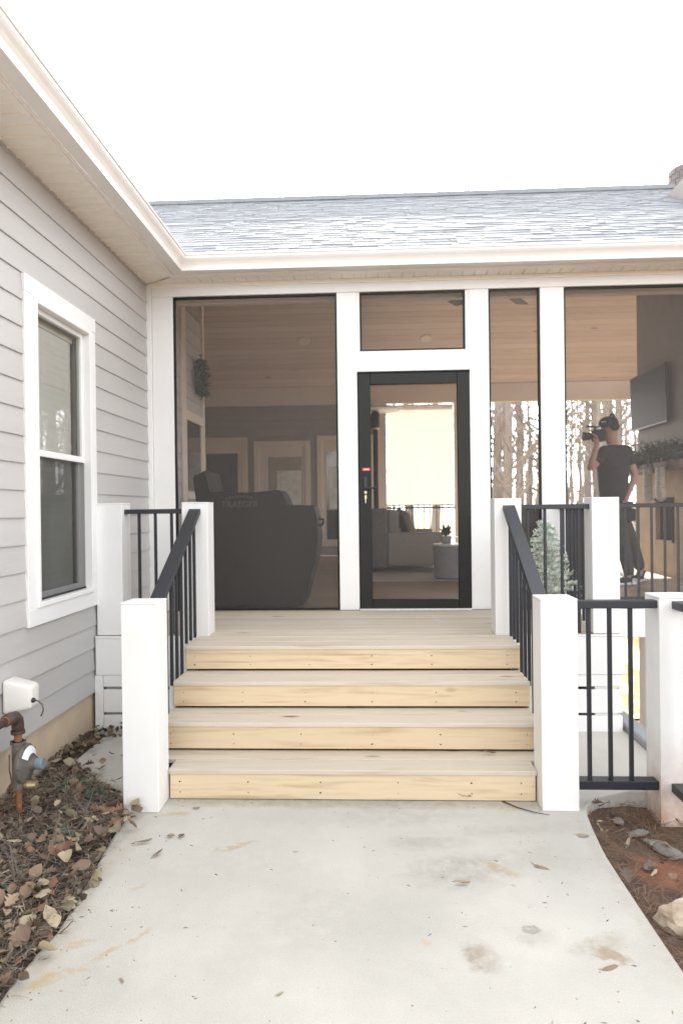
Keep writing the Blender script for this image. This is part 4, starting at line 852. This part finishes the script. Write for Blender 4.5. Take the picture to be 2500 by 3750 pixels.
# five fingers on each hand, curled round camera grip / hanging
def fingers(pk, d, curl, side):
    p = Vector(BJ[pk][:3]); d = Vector(d).normalized(); c = Vector(curl).normalized(); s = Vector(side).normalized()
    for i, (o, L) in enumerate(((-.030, .075), (-.011, .085), (.010, .08), (.029, .062))):
        b = p+s*o+d*.02
        k1, k2, k3 = f'{pk}a{i}', f'{pk}b{i}', f'{pk}c{i}'
        q1 = b+d*L*.45; q2 = q1+(d*.6+c*.8).normalized()*L*.35; q3 = q2+(c+d*.1).normalized()*L*.25
        BJ[k1] = (*q1, .0095); BJ[k2] = (*q2, .009); BJ[k3] = (*q3, .0085); BE.extend([(pk, k1), (k1, k2), (k2, k3)])
    t1 = p-s*.04+c*.02; t2 = t1+d*.035+c*.015
    BJ[pk+'t1'] = (*t1, .011); BJ[pk+'t2'] = (*t2, .009); BE.extend([(pk, pk+'t1'), (pk+'t1', pk+'t2')])
fingers('p1', (-.25, -.1, 1), (-.8, .2, .3), (.3, 1, 0)); fingers('p2', (-.3, -.2, -1), (-.6, .4, -.3), (.4, 1, 0))
skin('body', BJ, BE, SKIN, mn)
hd = Vector(BJ['hd1'][:3])
# face details: nose, ear, brow
MB().tube([hd+Vector((-.075, -.055, .015)), hd+Vector((-.098, -.07, -.018)), hd+Vector((-.082, -.06, -.03))], [.009, .015, .010], 8).build('nose', SKIN, mn, smooth=True)
MB().tube([hd+Vector((-.07, -.05, -.055)), hd+Vector((-.055, -.075, -.056))], [.006, .006], 6).build('mouth', mat('lip', (.32, .15, .12), .5), mn)
for o in ((-.082, -.03, .022), (-.055, -.073, .022)): MB().lathe([(.0, -.008), (.008, -.004), (.009, .004), (.0, .008)], hd+Vector(o), 'x', 8).build('eye', BLACKC, mn, smooth=True)
MB().lathe([(.05, -.03), (.085, .0), (.09, .03), (.06, .05)], hd+Vector((.025, .01, -.015)), 'z', 16).build('hair', CABW, mn, smooth=True)
cap = MB().lathe([(.098, .028), (.104, .04), (.106, .06), (.098, .09), (.075, .118), (.035, .134), (.0, .138)], hd+Vector((.0, .0, .0)), 'z', 24).build('cap', BLACKC, mn, smooth=True)
vz = MB()
V = []; F = []
for r in (0.08, .175):
    for k in range(9):
        a = RAD(215+(k-4)*14); rr = r-(.045*(abs(k-4)/4)**2 if r > .1 else 0); V.append(hd+Vector((rr*math.cos(a), rr*math.sin(a), .036-(.018 if r > .1 else 0))))
F = [(k, k+1, 10+k, 9+k) for k in range(8)]
o = vz.add(V, F).build('visor', BLACKC, cap); o.modifiers.new('s', 'SOLIDIFY').thickness = .006
a = RAD(222); c_ = hd+Vector((.104*math.cos(a), .104*math.sin(a), .066)); tx = Vector((-math.sin(a), math.cos(a), 0))
MB().add([c_+tx*-.028+Vector((0, 0, -.008)), c_+tx*.028+Vector((0, 0, -.008)), c_+tx*.028+Vector((0, 0, .010)), c_+tx*-.028+Vector((0, 0, .010))], [(0, 1, 2, 3)]).build('cap_patch', LABELW, cap)
# headphones
hp = MB().tube([hd+Vector((.035*math.cos(0), -.115*math.cos(t_*math.pi/10), .02+.14*math.sin(t_*math.pi/10))) for t_ in range(11)], .011, 8).build('headphones', BLACKC, mn, smooth=True)
for sgn in (-1, 1): MB().lathe([(.02, -.022), (.042, -.02), (.045, .0), (.04, .02), (.02, .022)], hd+Vector((.035, sgn*.108, .01)), 'y', 16).build('ear_cup', BLACKC, hp, smooth=True)
# clothing
up_ = .014
SJ = {k: (*BJ[k][:3], BJ[k][3]+up_, (BJ[k][4] if len(BJ[k]) > 4 else BJ[k][3])+up_) for k in ('wst', 'pel', 'chs', 'nkb', 's1', 's2')}
for k in ('s1', 's2'): SJ[k] = (*BJ[k][:3], .088, .088)
for s_, e_, n_ in (('s1', 'e1', 'm1'), ('s2', 'e2', 'm2')):
    p = Vector(BJ[s_][:3])*.35+Vector(BJ[e_][:3])*.65; SJ[n_] = (*p, .066)
SJ['pel'] = (BJ['pel'][0], Y, BJ['pel'][2]-.03, .185, .165); SJ['wst'] = (*BJ['wst'][:3], .185, .16); SJ['chs'] = (*BJ['chs'][:3], .205, .175)
skin('shirt', SJ, [('wst', 'chs'), ('wst', 'pel'), ('chs', 'nkb'), ('chs', 's1'), ('s1', 'm1'), ('chs', 's2'), ('s2', 'm2')], BLACKC, mn)
TJ = {k: (*BJ[k][:3], BJ[k][3]+.022) for k in ('pel', 'h1', 'k1', 'a1', 'h2', 'k2', 'a2')}; TJ['pel'] = (*BJ['pel'][:3], .15, .14)
skin('trousers', TJ, [('pel', 'h1'), ('h1', 'k1'), ('k1', 'a1'), ('pel', 'h2'), ('h2', 'k2'), ('k2', 'a2')], TROUS, mn)
for a_, f_ in (('a1', 'f1'), ('a2', 'f2')):
    A = Vector(BJ[a_][:3]); Fv = Vector(BJ[f_][:3]); d = (Fv-A); d.z = 0; d.normalize(); z0 = ZD+.05
    so = skin('shoe', dict(a=(A.x+d.x*-.03, A.y+d.y*-.03, z0, .05), b=(A.x+d.x*.08, A.y+d.y*.08, z0-.005, .046), c=(A.x+d.x*.2, A.y+d.y*.2, z0-.01, .042, .034), t=(A.x, A.y, z0+.06, .048)), [('a', 'b'), ('b', 'c'), ('a', 't')], BLACKC, mn)
    q = A+d*.085; MB().tube([(q.x-d.y*.045-d.x*.12, q.y+d.x*.045-d.y*.12, ZD+.012), (q.x-d.x*.12, q.y-d.y*.12, ZD+.012), (q.x+d.x*.13, q.y+d.y*.13, ZD+.012)], [.02, .045, .038], 8).build('sole', LABELW, so)
# camera held to the eye
vc = thing('video_camera', 'black video camera held up to the eye by the person', 'camera', (mx(2180), Y-.17, mz(1600)))
cx0, cz0 = mx(2168), mz(1598); cyc = Y-.10
box('body', (cx0-.02, cx0+.10), (cyc-.07, cyc+.06), (cz0-.065, cz0+.065), BLACKC, vc, .012, 2); MB().lathe([(.038, -.085), (.042, -.08), (.042, -.03), (.036, -.025), (.036, .0)], (cx0-.02, cyc, cz0-.005), 'x', 20).build('lens', BLACKC, vc, smooth=False)
MB().lathe([(.048, -.105), (.05, -.10), (.046, -.08), (.044, -.075)], (cx0-.02, cyc, cz0-.005), 'x', 20).build('lens_hood', BLACKC, vc); MB().tube([(cx0-.0, cyc, cz0+.06), (cx0, cyc, cz0+.10), (cx0-.09, cyc, cz0+.105)], .011, 8).build('microphone', BLACKC, vc); box('eyepiece', (cx0+.10, cx0+.125), (cyc-.02, cyc+.03), (cz0+.02, cz0+.055), BLACKC, vc, .006)
bag = MB().box((-.05, .05), (-.03, .03), (-.07, .07)).build('camera_pouch', BLACKC, None, .015, 2); bag.location = (mx(2287), Y-.13, mz(1885)); tag(bag, 'small black pouch carried in the lowered hand of the person', 'pouch')

# ------------------------------------------------------------------ fittings on the wing wall
mbx = thing('cable_box', 'white plastic cable box on the grey siding above the gas pipe', 'box', (.03, -2.43, .53))
m = MB().add([(.016, -2.50, .645), (.016, -2.37, .645), (.016, -2.37, .462), (.016, -2.50, .462), (.165, -2.485, .610), (.165, -2.385, .610), (.165, -2.385, .490), (.165, -2.485, .490)], [(0, 1, 2, 3), (7, 6, 5, 4), (0, 4, 5, 1), (2, 6, 7, 3), (1, 5, 6, 2), (0, 3, 7, 4)])
m.build('cover', PLAST, mbx, .018, 3, smooth=True); MB().lathe([(.012, 0), (.014, .004), (.011, .012), (.008, .016)], (.164, -2.47, .535), 'x', 12).build('gland', BLACK, mbx)
MB().tube([(.175, -2.47, .535), (.20, -2.475, .532), (.222, -2.48, .515), (.228, -2.48, .49), (.222, -2.48, .47), (.214, -2.48, .455)], .0045, 6).build('cable', REGM, mbx, smooth=True)
rgx = .17
rg_ = thing('gas_regulator', 'grey gas regulator and rusty pipe elbow beside the foundation', 'gas regulator', (rgx, -2.62, .0))
MB().tube([(rgx, -3.4, .508), (rgx, -2.76, .508)], .021, 14).build('pipe', IRON, rg_, smooth=True); MB().tube([(rgx, -2.765, .508), (rgx, -2.755, .508)], .024, 14).build('rust_ring', RUST, rg_)
MB().tube([(rgx, -2.755, .508), (rgx, -2.70, .508), (rgx, -2.665, .502), (rgx, -2.642, .482), (rgx, -2.634, .455), (rgx, -2.634, .425)], [.028, .030, .031, .031, .030, .029], 14).build('elbow', IRON, rg_, smooth=True)
MB().tube([(rgx, -2.634, .43), (rgx, -2.634, .412)], .034, 14).build('elbow_collar', IRON, rg_); MB().tube([(rgx, -2.634, .412), (rgx, -2.634, .37)], .019, 12).build('nipple', RUST, rg_)
MB().tube([(rgx, -2.634, .375), (rgx, -2.634, .14)], [.03, .03], 14).build('valve_body', REGM, rg_); MB().tube([(rgx, -2.634, .375), (rgx, -2.634, .362)], .04, 8).build('flange', REGM, rg_)
MB().lathe([(.055, .0), (.094, .010), (.098, .016), (.098, .028), (.092, .034), (.072, .044), (.05, .052), (.034, .056), (.030, .082)], (rgx, -2.61, .255), 'x', 32).build('diaphragm_case', REGM, rg_, smooth=False)
MB().lathe([(.026, .078), (.028, .082), (.029, .112), (.024, .116), (.0, .115)], (rgx, -2.61, .255), 'x', 16).build('cap', REGC, rg_)
lab = MB(); V = []
for k in range(9):
    a = RAD(20+k*15); 
    for r in (.050, .086): V.append((rgx+.057-(r-.050)*.45, -2.61-r*math.cos(a+.25), .255+r*math.sin(a+.25)))
lab.add(V, [(2*k, 2*k+1, 2*k+3, 2*k+2) for k in range(8)]); lab.build('label_plate', LABELW, rg_)
for k in range(10): a = RAD(k*36); MB().lathe([(.006, .0), (.006, .012), (.003, .014)], (rgx+.027, -2.61+.091*math.cos(a), .255+.091*math.sin(a)), 'x', 8).build('bolt', REGM, rg_)
MB().tube([(rgx, -2.634, .15), (rgx, -2.634, -.04)], .015, 10).build('riser_pipe', RUST, rg_); MB().lathe([(.018, .03), (.024, .05), (.02, .09), (.0, .092)], (rgx, -2.63, .155), 'x', 12).build('vent', BRASS, rg_)
MB().tube([(rgx-.01, -2.70, .33), (rgx-.0, -2.72, .26), (rgx+.005, -2.71, .2), (rgx, -2.72, .1), (rgx, -2.75, .02)], .004, 5).build('wire', IRON, rg_)

# ------------------------------------------------------------------ leaves, straw, rocks
random.seed(21)
def leaf_mesh(kind, s=1.):
    """a curled dead leaf: midrib along x; thin closed-ish sheet"""
    if kind == 0: out = [(0, .012), (.15, .25), (.35, .38), (.6, .33), (.82, .18), (1, .0)]
    elif kind == 1: out = [(0, .01), (.12, .2), (.2, .12), (.32, .42), (.45, .2), (.58, .44), (.7, .18), (.85, .22), (1, .0)]
    else: out = [(0, .01), (.2, .10), (.5, .15), (.8, .09), (1, 0)]
    cu, tw = random.uniform(.2, .9)*random.choice((1, 1, -.6)), random.uniform(-.9, .9)
    V = []; n = len(out)
    for sgn in (-1, 0, 1):
        for x, w_ in out:
            yy = sgn*w_; z = cu*abs(yy)*1.1+cu*.6*(x-.5)**2+tw*yy*(x-.5)+random.uniform(-.05, .05)
            V.append((x*s-.5*s, yy*s, z*s))
    F = [(j*n+i, j*n+i+1, (j+1)*n+i+1, (j+1)*n+i) for j in (0, 1) for i in range(n-1)]
    k = len(V); V += [(-.5*s-.28*s, 0, .06*s), (-.5*s, .018*s, .01*s)]; F.append((n, k+1, k))
    return MB().add(V, F)
LM = []
for i in range(10):
    o = leaf_mesh((0, 1, 0, 1, 2, 0, 1, 0, 2, 0)[i]).build('leaf', LEAF, smooth=True); LM.append(o.data); bpy.data.objects.remove(o)
LMB = [leaf_mesh((0, 1, 0, 1, 0, 2)[i]) for i in range(6)]
def rot(): return (random.gauss(0, .4), random.gauss(0, .4), random.uniform(0, 6.28))
def inpath(x, y):
    poly = left+right; c = False; j = len(poly)-1
    for i in range(len(poly)):
        if (poly[i][1] > y) != (poly[j][1] > y) and x < (poly[j][0]-poly[i][0])*(y-poly[i][1])/(poly[j][1]-poly[i][1])+poly[i][0]: c = not c
        j = i
    return c
def put_leaf(x, y, s, label, group, z=None, r=None, k=None):
    o = bpy.data.objects.new('fallen_leaf', random.choice(LM) if k is None else LM[k]); COL.objects.link(o)
    o.location = (x, y, (0 if inpath(x, y) else gz(x, y)+.02)+.006 if z is None else z); o.scale = (s, s, s); o.rotation_euler = r or rot()
    return tag(o, label, 'leaf', group)
# leaves lying on the concrete
for (x, y, s, k, rz, lab) in [(.993, -3.024, .062, 4, 1.1, 'curled brown leaf on the path near the left bed'), (.894, -2.916, .075, 4, .3, 'long thin brown leaf on the path by the left bed edge'), (2.298, -3.235, .062, 4, 0, 'slim dark leaf lying on the grey stain of the path'), (2.644, -3.096, .07, 8, -.5, 'dark pointed leaf lying on the right half of the path'),
    (2.899, -2.798, .055, 0, -.4, 'small brown oval leaf near the right path edge'), (2.714, -3.745, .065, 8, .35, 'orange brown leaf on the lower right of the path'), (1.001, -2.849, .036, 5, .2, 'tiny dark leaf on the path, left of a pair'), (1.052, -2.848, .04, 5, 1.2, 'tiny dark leaf on the path, right of a pair'), (1.60, -2.98, .03, 8, .4, 'dark speck of leaf in the middle of the path'), (1.04, -2.53, .04, 7, .4, 'small red brown leaf beside the left stair post'), (1.65, -3.9, .03, 8, .8, 'tiny dark bit of leaf low on the path'), (1.13, -3.85, .035, 8, 2.2, 'grey bit of leaf low on the left of the path')]:
    put_leaf(x, y, s, lab, None, z=.004+s*.04, r=(random.gauss(0, .1), random.gauss(0, .1), rz), k=k)
put_leaf(2.40, -2.415, .085, 'brown leaf propped against the lowest step', None, z=.03, r=(.5, .2, -.2), k=4); put_leaf(2.575, -2.19, .07, 'brown leaf lying on the lowest tread at the right', None, z=RISE+.012, r=(.1, .1, 0), k=4)
GL = 'fallen leaves in the left bed'; n = 0
while n < 150:
    y = random.uniform(-4.15, -1.5); x = random.uniform(.04, .9)
    if inpath(x, y) and not inpath(x-.07, y) and random.random() < .35: pass
    elif inpath(x, y) or x > .83: continue
    if random.random() < .75 and (y > -2.6 or x < .25): continue
    put_leaf(x, y, random.uniform(.035, .078), 'dead brown leaf lying in the litter of the left bed', GL, z=gz(x, y)+random.uniform(.055, .09)); n += 1
n = 0
while n < 60:
    y = random.uniform(-4.1, -2.6); x = .775+.03*math.sin(y*4)-abs(random.gauss(0, .13))
    if x < .1: continue
    put_leaf(x, y, random.uniform(.05, .09), 'dead brown leaf lying in the litter of the left bed', GL, z=gz(x, y)+random.uniform(.06, .095), k=random.choice((0, 1, 2, 3, 5, 6, 7, 9))); n += 1
GRR = 'fallen leaves in the right bed'; n = 0
while n < 46:
    y = random.uniform(-4.2, -2.35); x = 2.96+abs(random.gauss(0, .28))
    if inpath(x, y) or x > 3.8: continue
    put_leaf(x, y, random.uniform(.035, .07), 'dead leaf lying on the pine straw of the right bed', GRR, z=gz(x, y)+random.uniform(.036, .052)); n += 1
litter = MB(); n = 0
while n < 2600:
    y = random.uniform(-4.6, -1.28); x = random.uniform(.0, .86)
    if inpath(x, y) and not (not inpath(x-.05, y) and random.random() < .2) and not (y > -2.3 and x < .6 and random.random() < (.25 if y > -1.5 else .04)): continue
    mb = random.choice(LMB); s = random.uniform(.025, .06)
    hz = .02 if x > .1 else .04
    M4 = Matrix.Translation((x, y, (0 if inpath(x, y) else gz(x, y))+random.uniform(.004, .045)+hz*random.random()))
    r = rot(); M4 = M4 @ Matrix.Rotation(r[2], 4, 'Z') @ Matrix.Rotation(r[0]*1.5, 4, 'X') @ Matrix.Rotation(r[1]*1.5, 4, 'Y') @ Matrix.Scale(s, 4)
    litter.add([M4 @ v for v in mb.V], mb.F); n += 1
tag(litter.build('leaf_litter', LEAF_I, smooth=True), 'brown leaf litter covering the left bed', 'leaf litter', kind='stuff')
def straw(name, n, xr, yr, mat_, label, L=(.06, .16), test=None, th=.0011, zz=(0, .03)):
    m = MB(); k = 0
    while k < n:
        x = random.uniform(*xr); y = random.uniform(*yr)
        if inpath(x, y) or (test and not test(x, y)): continue
        a = random.uniform(0, 6.28); l_ = random.uniform(*L); z = gz(x, y)+random.uniform(*zz)
        d = Vector((math.cos(a), math.sin(a), random.gauss(0, .12)))*l_; s_ = Vector((-math.sin(a), math.cos(a), 0))*th; p = Vector((x, y, z)); b = d.cross(s_).normalized()*th*1.5; md_ = p+d*.5+Vector((0, 0, random.uniform(0, .012)))
        m.add([p-s_, p+s_, md_+s_+b, md_-s_+b, p+d], [(0, 1, 2, 3), (3, 2, 4)]); k += 1
    return tag(m.build(name, mat_), label, 'straw', kind='stuff')
straw('pine_straw', 7000, (2.94, 4.3), (-4.6, -2.2), STRAW_I, 'red brown pine straw mulch in the right bed', test=lambda x, y: not (abs(x-3.30) < .15 and abs(y+2.98) < .12 and random.random() < .8))
straw('dry_grass', 9000, (.0, .86), (-4.6, -2.0), STRAWL_I, 'dry grass and needles among the leaves of the left bed', L=(.04, .13), zz=(.01, .075))
dbm = MB()
for i in range(210):
    x = random.uniform(.75, 2.93); y = random.uniform(-4.6, -2.42)
    if random.random() < .5: x = .78+abs(random.gauss(0, .25)) if random.random() < .6 else 2.93-abs(random.gauss(0, .3))
    if not inpath(x, y): continue
    a = random.uniform(0, 6.28); l_ = random.choice((.003, .004, .005, .007, .012)); d = Vector((math.cos(a), math.sin(a), 0))*l_; n_ = Vector((-math.sin(a), math.cos(a), 0))*random.uniform(.0012, .0028); p = Vector((x, y, .0005)); h_ = Vector((0, 0, random.uniform(.001, .003)))
    dbm.add([p-d, p+n_, p+d, p-n_, p+h_], [(0, 1, 4), (1, 2, 4), (2, 3, 4), (3, 0, 4)])
tag(dbm.build('path_debris', LEAF_I), 'tiny dark crumbs of leaf and soil scattered over the concrete path', 'debris', kind='stuff')
tag(MB().tube([(2.60, -2.43, .006), (2.66, -2.50, .005), (2.73, -2.56, .007), (2.80, -2.585, .004)], [.0035, .003, .0025, .0012], 5).build('twig', IRON, None, smooth=True, loc=(2.7, -2.5, 0)), 'thin bent twig on the path beside the right stair post', 'twig')
def rock(c, s, label, m, seed, flat=.6):
    bm = bmesh.new(); bmesh.ops.create_icosphere(bm, subdivisions=3, radius=1)
    for v in bm.verts:
        p = v.co.copy(); k = 1+.45*mnoise.noise(p*1.3+Vector((seed, 0, 0)))+.22*abs(mnoise.noise(p*3.0+Vector((0, seed, 0))))
        v.co = Vector((p.x*k*s[0], p.y*k*s[1], p.z*k*s[2]))
    me = bpy.data.meshes.new('rock'); bm.to_mesh(me); bm.free(); me.materials.append(m)
    o = bpy.data.objects.new('garden_rock', me); COL.objects.link(o); o.location = c; o.rotation_euler = (0, .1, seed)
    return tag(o, label, 'rock')
rock((3.075, -3.43, -.01), (.085, .075, .055), 'large tan rock beside the path in the right bed', ROCK, 3.1); rock((3.17, -3.37, -.02), (.06, .05, .035), 'pale rock behind the large tan rock', ROCK, 7.7)
for i, (x, y, a, lab) in enumerate([(3.15, -2.54, .04, 'flat grey slate chip near the bed post'), (3.19, -2.66, .05, 'pale grey slate piece in the pine straw'), (3.27, -2.78, .085, 'long grey slate slab below the bed post'), (3.13, -2.98, .045, 'dark grey slate chip beside the red clay patch')]): rock((x, y, gz(x, y)+.02), (a, a*.5, .012), lab, SLATE, 1.3+i*2)
# low plants in the left bed
def groundcover(c, n, label, L=(.05, .1), stems=False):
    t = thing('groundcover_plant', label, 'plant', (c[0], c[1], gz(*c[:2])))
    m = MB()
    for i in range(n):
        a = random.uniform(0, 6.28); e = random.uniform(.2, 1.1); b = Vector((c[0]+random.gauss(0, .05), c[1]+random.gauss(0, .05), gz(*c[:2])+.02)); l_ = random.uniform(*L)
        d = Vector((math.cos(a)*math.cos(e), math.sin(a)*math.cos(e), math.sin(e))); s_ = d.cross(Vector((0, 0, 1))).normalized()*l_*.22
        m.add([b, b+d*l_*.5+s_, b+d*l_-Vector((0, 0, l_*.25)), b+d*l_*.5-s_], [(0, 1, 2, 3)])
    m.build('leaves', LEAFG_I, t)
    MB().tube([(c[0], c[1], gz(*c[:2])), (c[0]+.01, c[1], gz(*c[:2])+.05)], .004, 5).build('stem', IRON, t)
for i, (x, y, lab) in enumerate([(.30, -2.28, 'small green plant in the litter behind the gas regulator'), (.46, -2.42, 'small green plant close to the left stair post'), (.42, -2.85, 'low green plant in the middle of the left bed'), (.58, -2.95, 'low green plant towards the path in the left bed'), (.28, -2.98, 'low green plant below the gas regulator'), (.52, -3.3, 'sparse green plant in the lower left bed')]): groundcover((x, y), 26, lab)
for i in range(12):
    x = random.uniform(.12, .6); y = random.uniform(-3.5, -2.75); h = random.uniform(.12, .26); b = Vector((x, y, gz(x, y)))
    t = thing('dry_stem', 'thin dry twig stem standing in the left bed', 'twig', b, 'dry stems in the left bed'); tip = b+Vector((random.gauss(0, .04), random.gauss(0, .04), h))
    MB().tube([b, b+(tip-b)*.5+Vector((.006, 0, 0)), tip], [.0035, .003, .0015], 5).build('stem', STRAWL_I, t); mid = b+(tip-b)*.55
    MB().tube([mid, mid+Vector((random.gauss(0, .04), random.gauss(0, .03), .06))], [.002, .001], 4).build('side_twig', STRAWL_I, t)

# ------------------------------------------------------------------ woods behind
random.seed(8)
def tree_parts(h, r, seed):
    random.seed(seed); tk = MB(); cr = MB()
    pts = []; p = Vector((0, 0, 0)); lean = Vector((random.gauss(0, .03), random.gauss(0, .03), 1))
    N = 9
    for i in range(N+1):
        pts.append(p.copy()); p = p+lean*(h/N)+Vector((random.gauss(0, .06), random.gauss(0, .06), 0))
    rad = [r*(1.25 if i == 0 else 1-.85*i/N) for i in range(N+1)]
    tk.tube(pts, rad, 8)
    def branch(p, d, L, rr, lev):
        n = 4; q = [p]; dd = d.copy()
        for i in range(n):
            dd = (dd+Vector((random.gauss(0, .18), random.gauss(0, .18), random.gauss(.05, .12)))).normalized(); q.append(q[-1]+dd*L/n)
        cr.tube(q, [rr*(1-.8*i/n) for i in range(n+1)], 4 if lev else 5, cap=False)
        if lev < 2:
            for _ in range(4 if lev == 0 else 3):
                f = random.uniform(.25, 1); k = min(int(f*n), n-1); b = q[k].lerp(q[k+1], f*n-k)
                v = (dd+Vector((random.gauss(0, .7), random.gauss(0, .7), random.gauss(.1, .5)))).normalized(); branch(b, v, L*random.uniform(.35, .6), rr*.5, lev+1)
    for i in range(16):
        f = random.uniform(.25, .98); k = min(int(f*N), N-1); b = pts[k].lerp(pts[k+1], f*N-k); a = random.uniform(0, 6.28)
        branch(b, Vector((math.cos(a), math.sin(a), random.uniform(.3, 1.1))).normalized(), h*.22*(1.15-f*.7), r*.35*(1.1-f), 0)
    return tk, cr
tp = []
for i, (h, r) in enumerate(((15, .22), (13, .15), (17, .30), (11, .09))):
    tk, cr = tree_parts(h, r, 40+i); a = tk.build('trunk', BARK, smooth=True); b = cr.build('crown', BARK); tp.append((a.data, b.data)); bpy.data.objects.remove(a); bpy.data.objects.remove(b)
random.seed(77)
spots = []
for _ in range(4000):
    if len(spots) >= 46: break
    y = random.uniform(17, 50); d = y+6.1; sl_ = random.uniform(-.02, .40); x = 1.96+d*sl_
    if sl_ < .13 and random.random() < .86: continue
    if all((x-a)**2+(y-b)**2 > 3 for a, b in spots): spots.append((x, y))
for (x, y) in spots:
    t = thing('bare_tree', 'bare winter tree in the woods beyond the porch', 'tree', (x, y, gz(5, y)-.05), 'bare trees in the woods beyond the porch')
    k = random.randrange(4); s = random.uniform(.8, 1.25); s = min(s, (.36*(y+6.1)+3.4)/(15, 13, 17, 11)[k])
    for nm, dta in zip(('trunk', 'crown'), tp[k]):
        o = inst(dta, nm, t, (x, y, gz(5, y)-.05), (0, 0, random.uniform(0, 6.28)), (s, s, s))
fw_ = MB()
for i in range(150):
    y = random.uniform(50, 95); x = 1.96+(y+6)*random.uniform(.12, .6); h = random.uniform(9, 18); r = random.uniform(.06, .2)
    fw_.tube([(x, y, gz(5, y)-.1), (x+random.gauss(0, .3), y, h*.5), (x+random.gauss(0, .8), y, h)], [r, r*.7, r*.1], 5, cap=False)
for i in range(1100):
    y = random.uniform(26, 80); x = 1.96+(y+6)*random.uniform(.13, .5); z = gz(5, y)+random.uniform(0, 1.2)+abs(random.gauss(0, .6)); l_ = random.uniform(.6, 2.5); a = random.uniform(0, 6.28)
    p = Vector((x, y, z)); fw_.tube([p, p+Vector((math.cos(a)*l_*.5, math.sin(a)*.3, l_))], [.018, .006], 3, cap=False)
tag(fw_.build('far_woods', BARK_I), 'mass of far bare trunks and undergrowth behind the porch', 'woods', kind='stuff')
bl_ = MB()
for c in range(22):
    y = random.uniform(19, 42); x = 1.96+(y+6)*random.uniform(.13, .4); z = gz(5, y)+random.uniform(.5, 4); rr = random.uniform(.5, 1.4)
    for i in range(70):
        p = Vector((x+random.gauss(0, rr*.5), y+random.gauss(0, rr*.5), z+random.gauss(0, rr*.5))); v = Vector((random.gauss(0, 1), random.gauss(0, 1), random.gauss(0, 1))).normalized()*.06; u = v.cross(Vector((0, .3, 1))).normalized()*.03
        bl_.add([p-v, p+u, p+v, p-u], [(0, 1, 2, 3)])
tag(bl_.build('understory_leaves', ORANGE_I), 'clinging orange brown leaves low in the woods', 'foliage', kind='stuff')
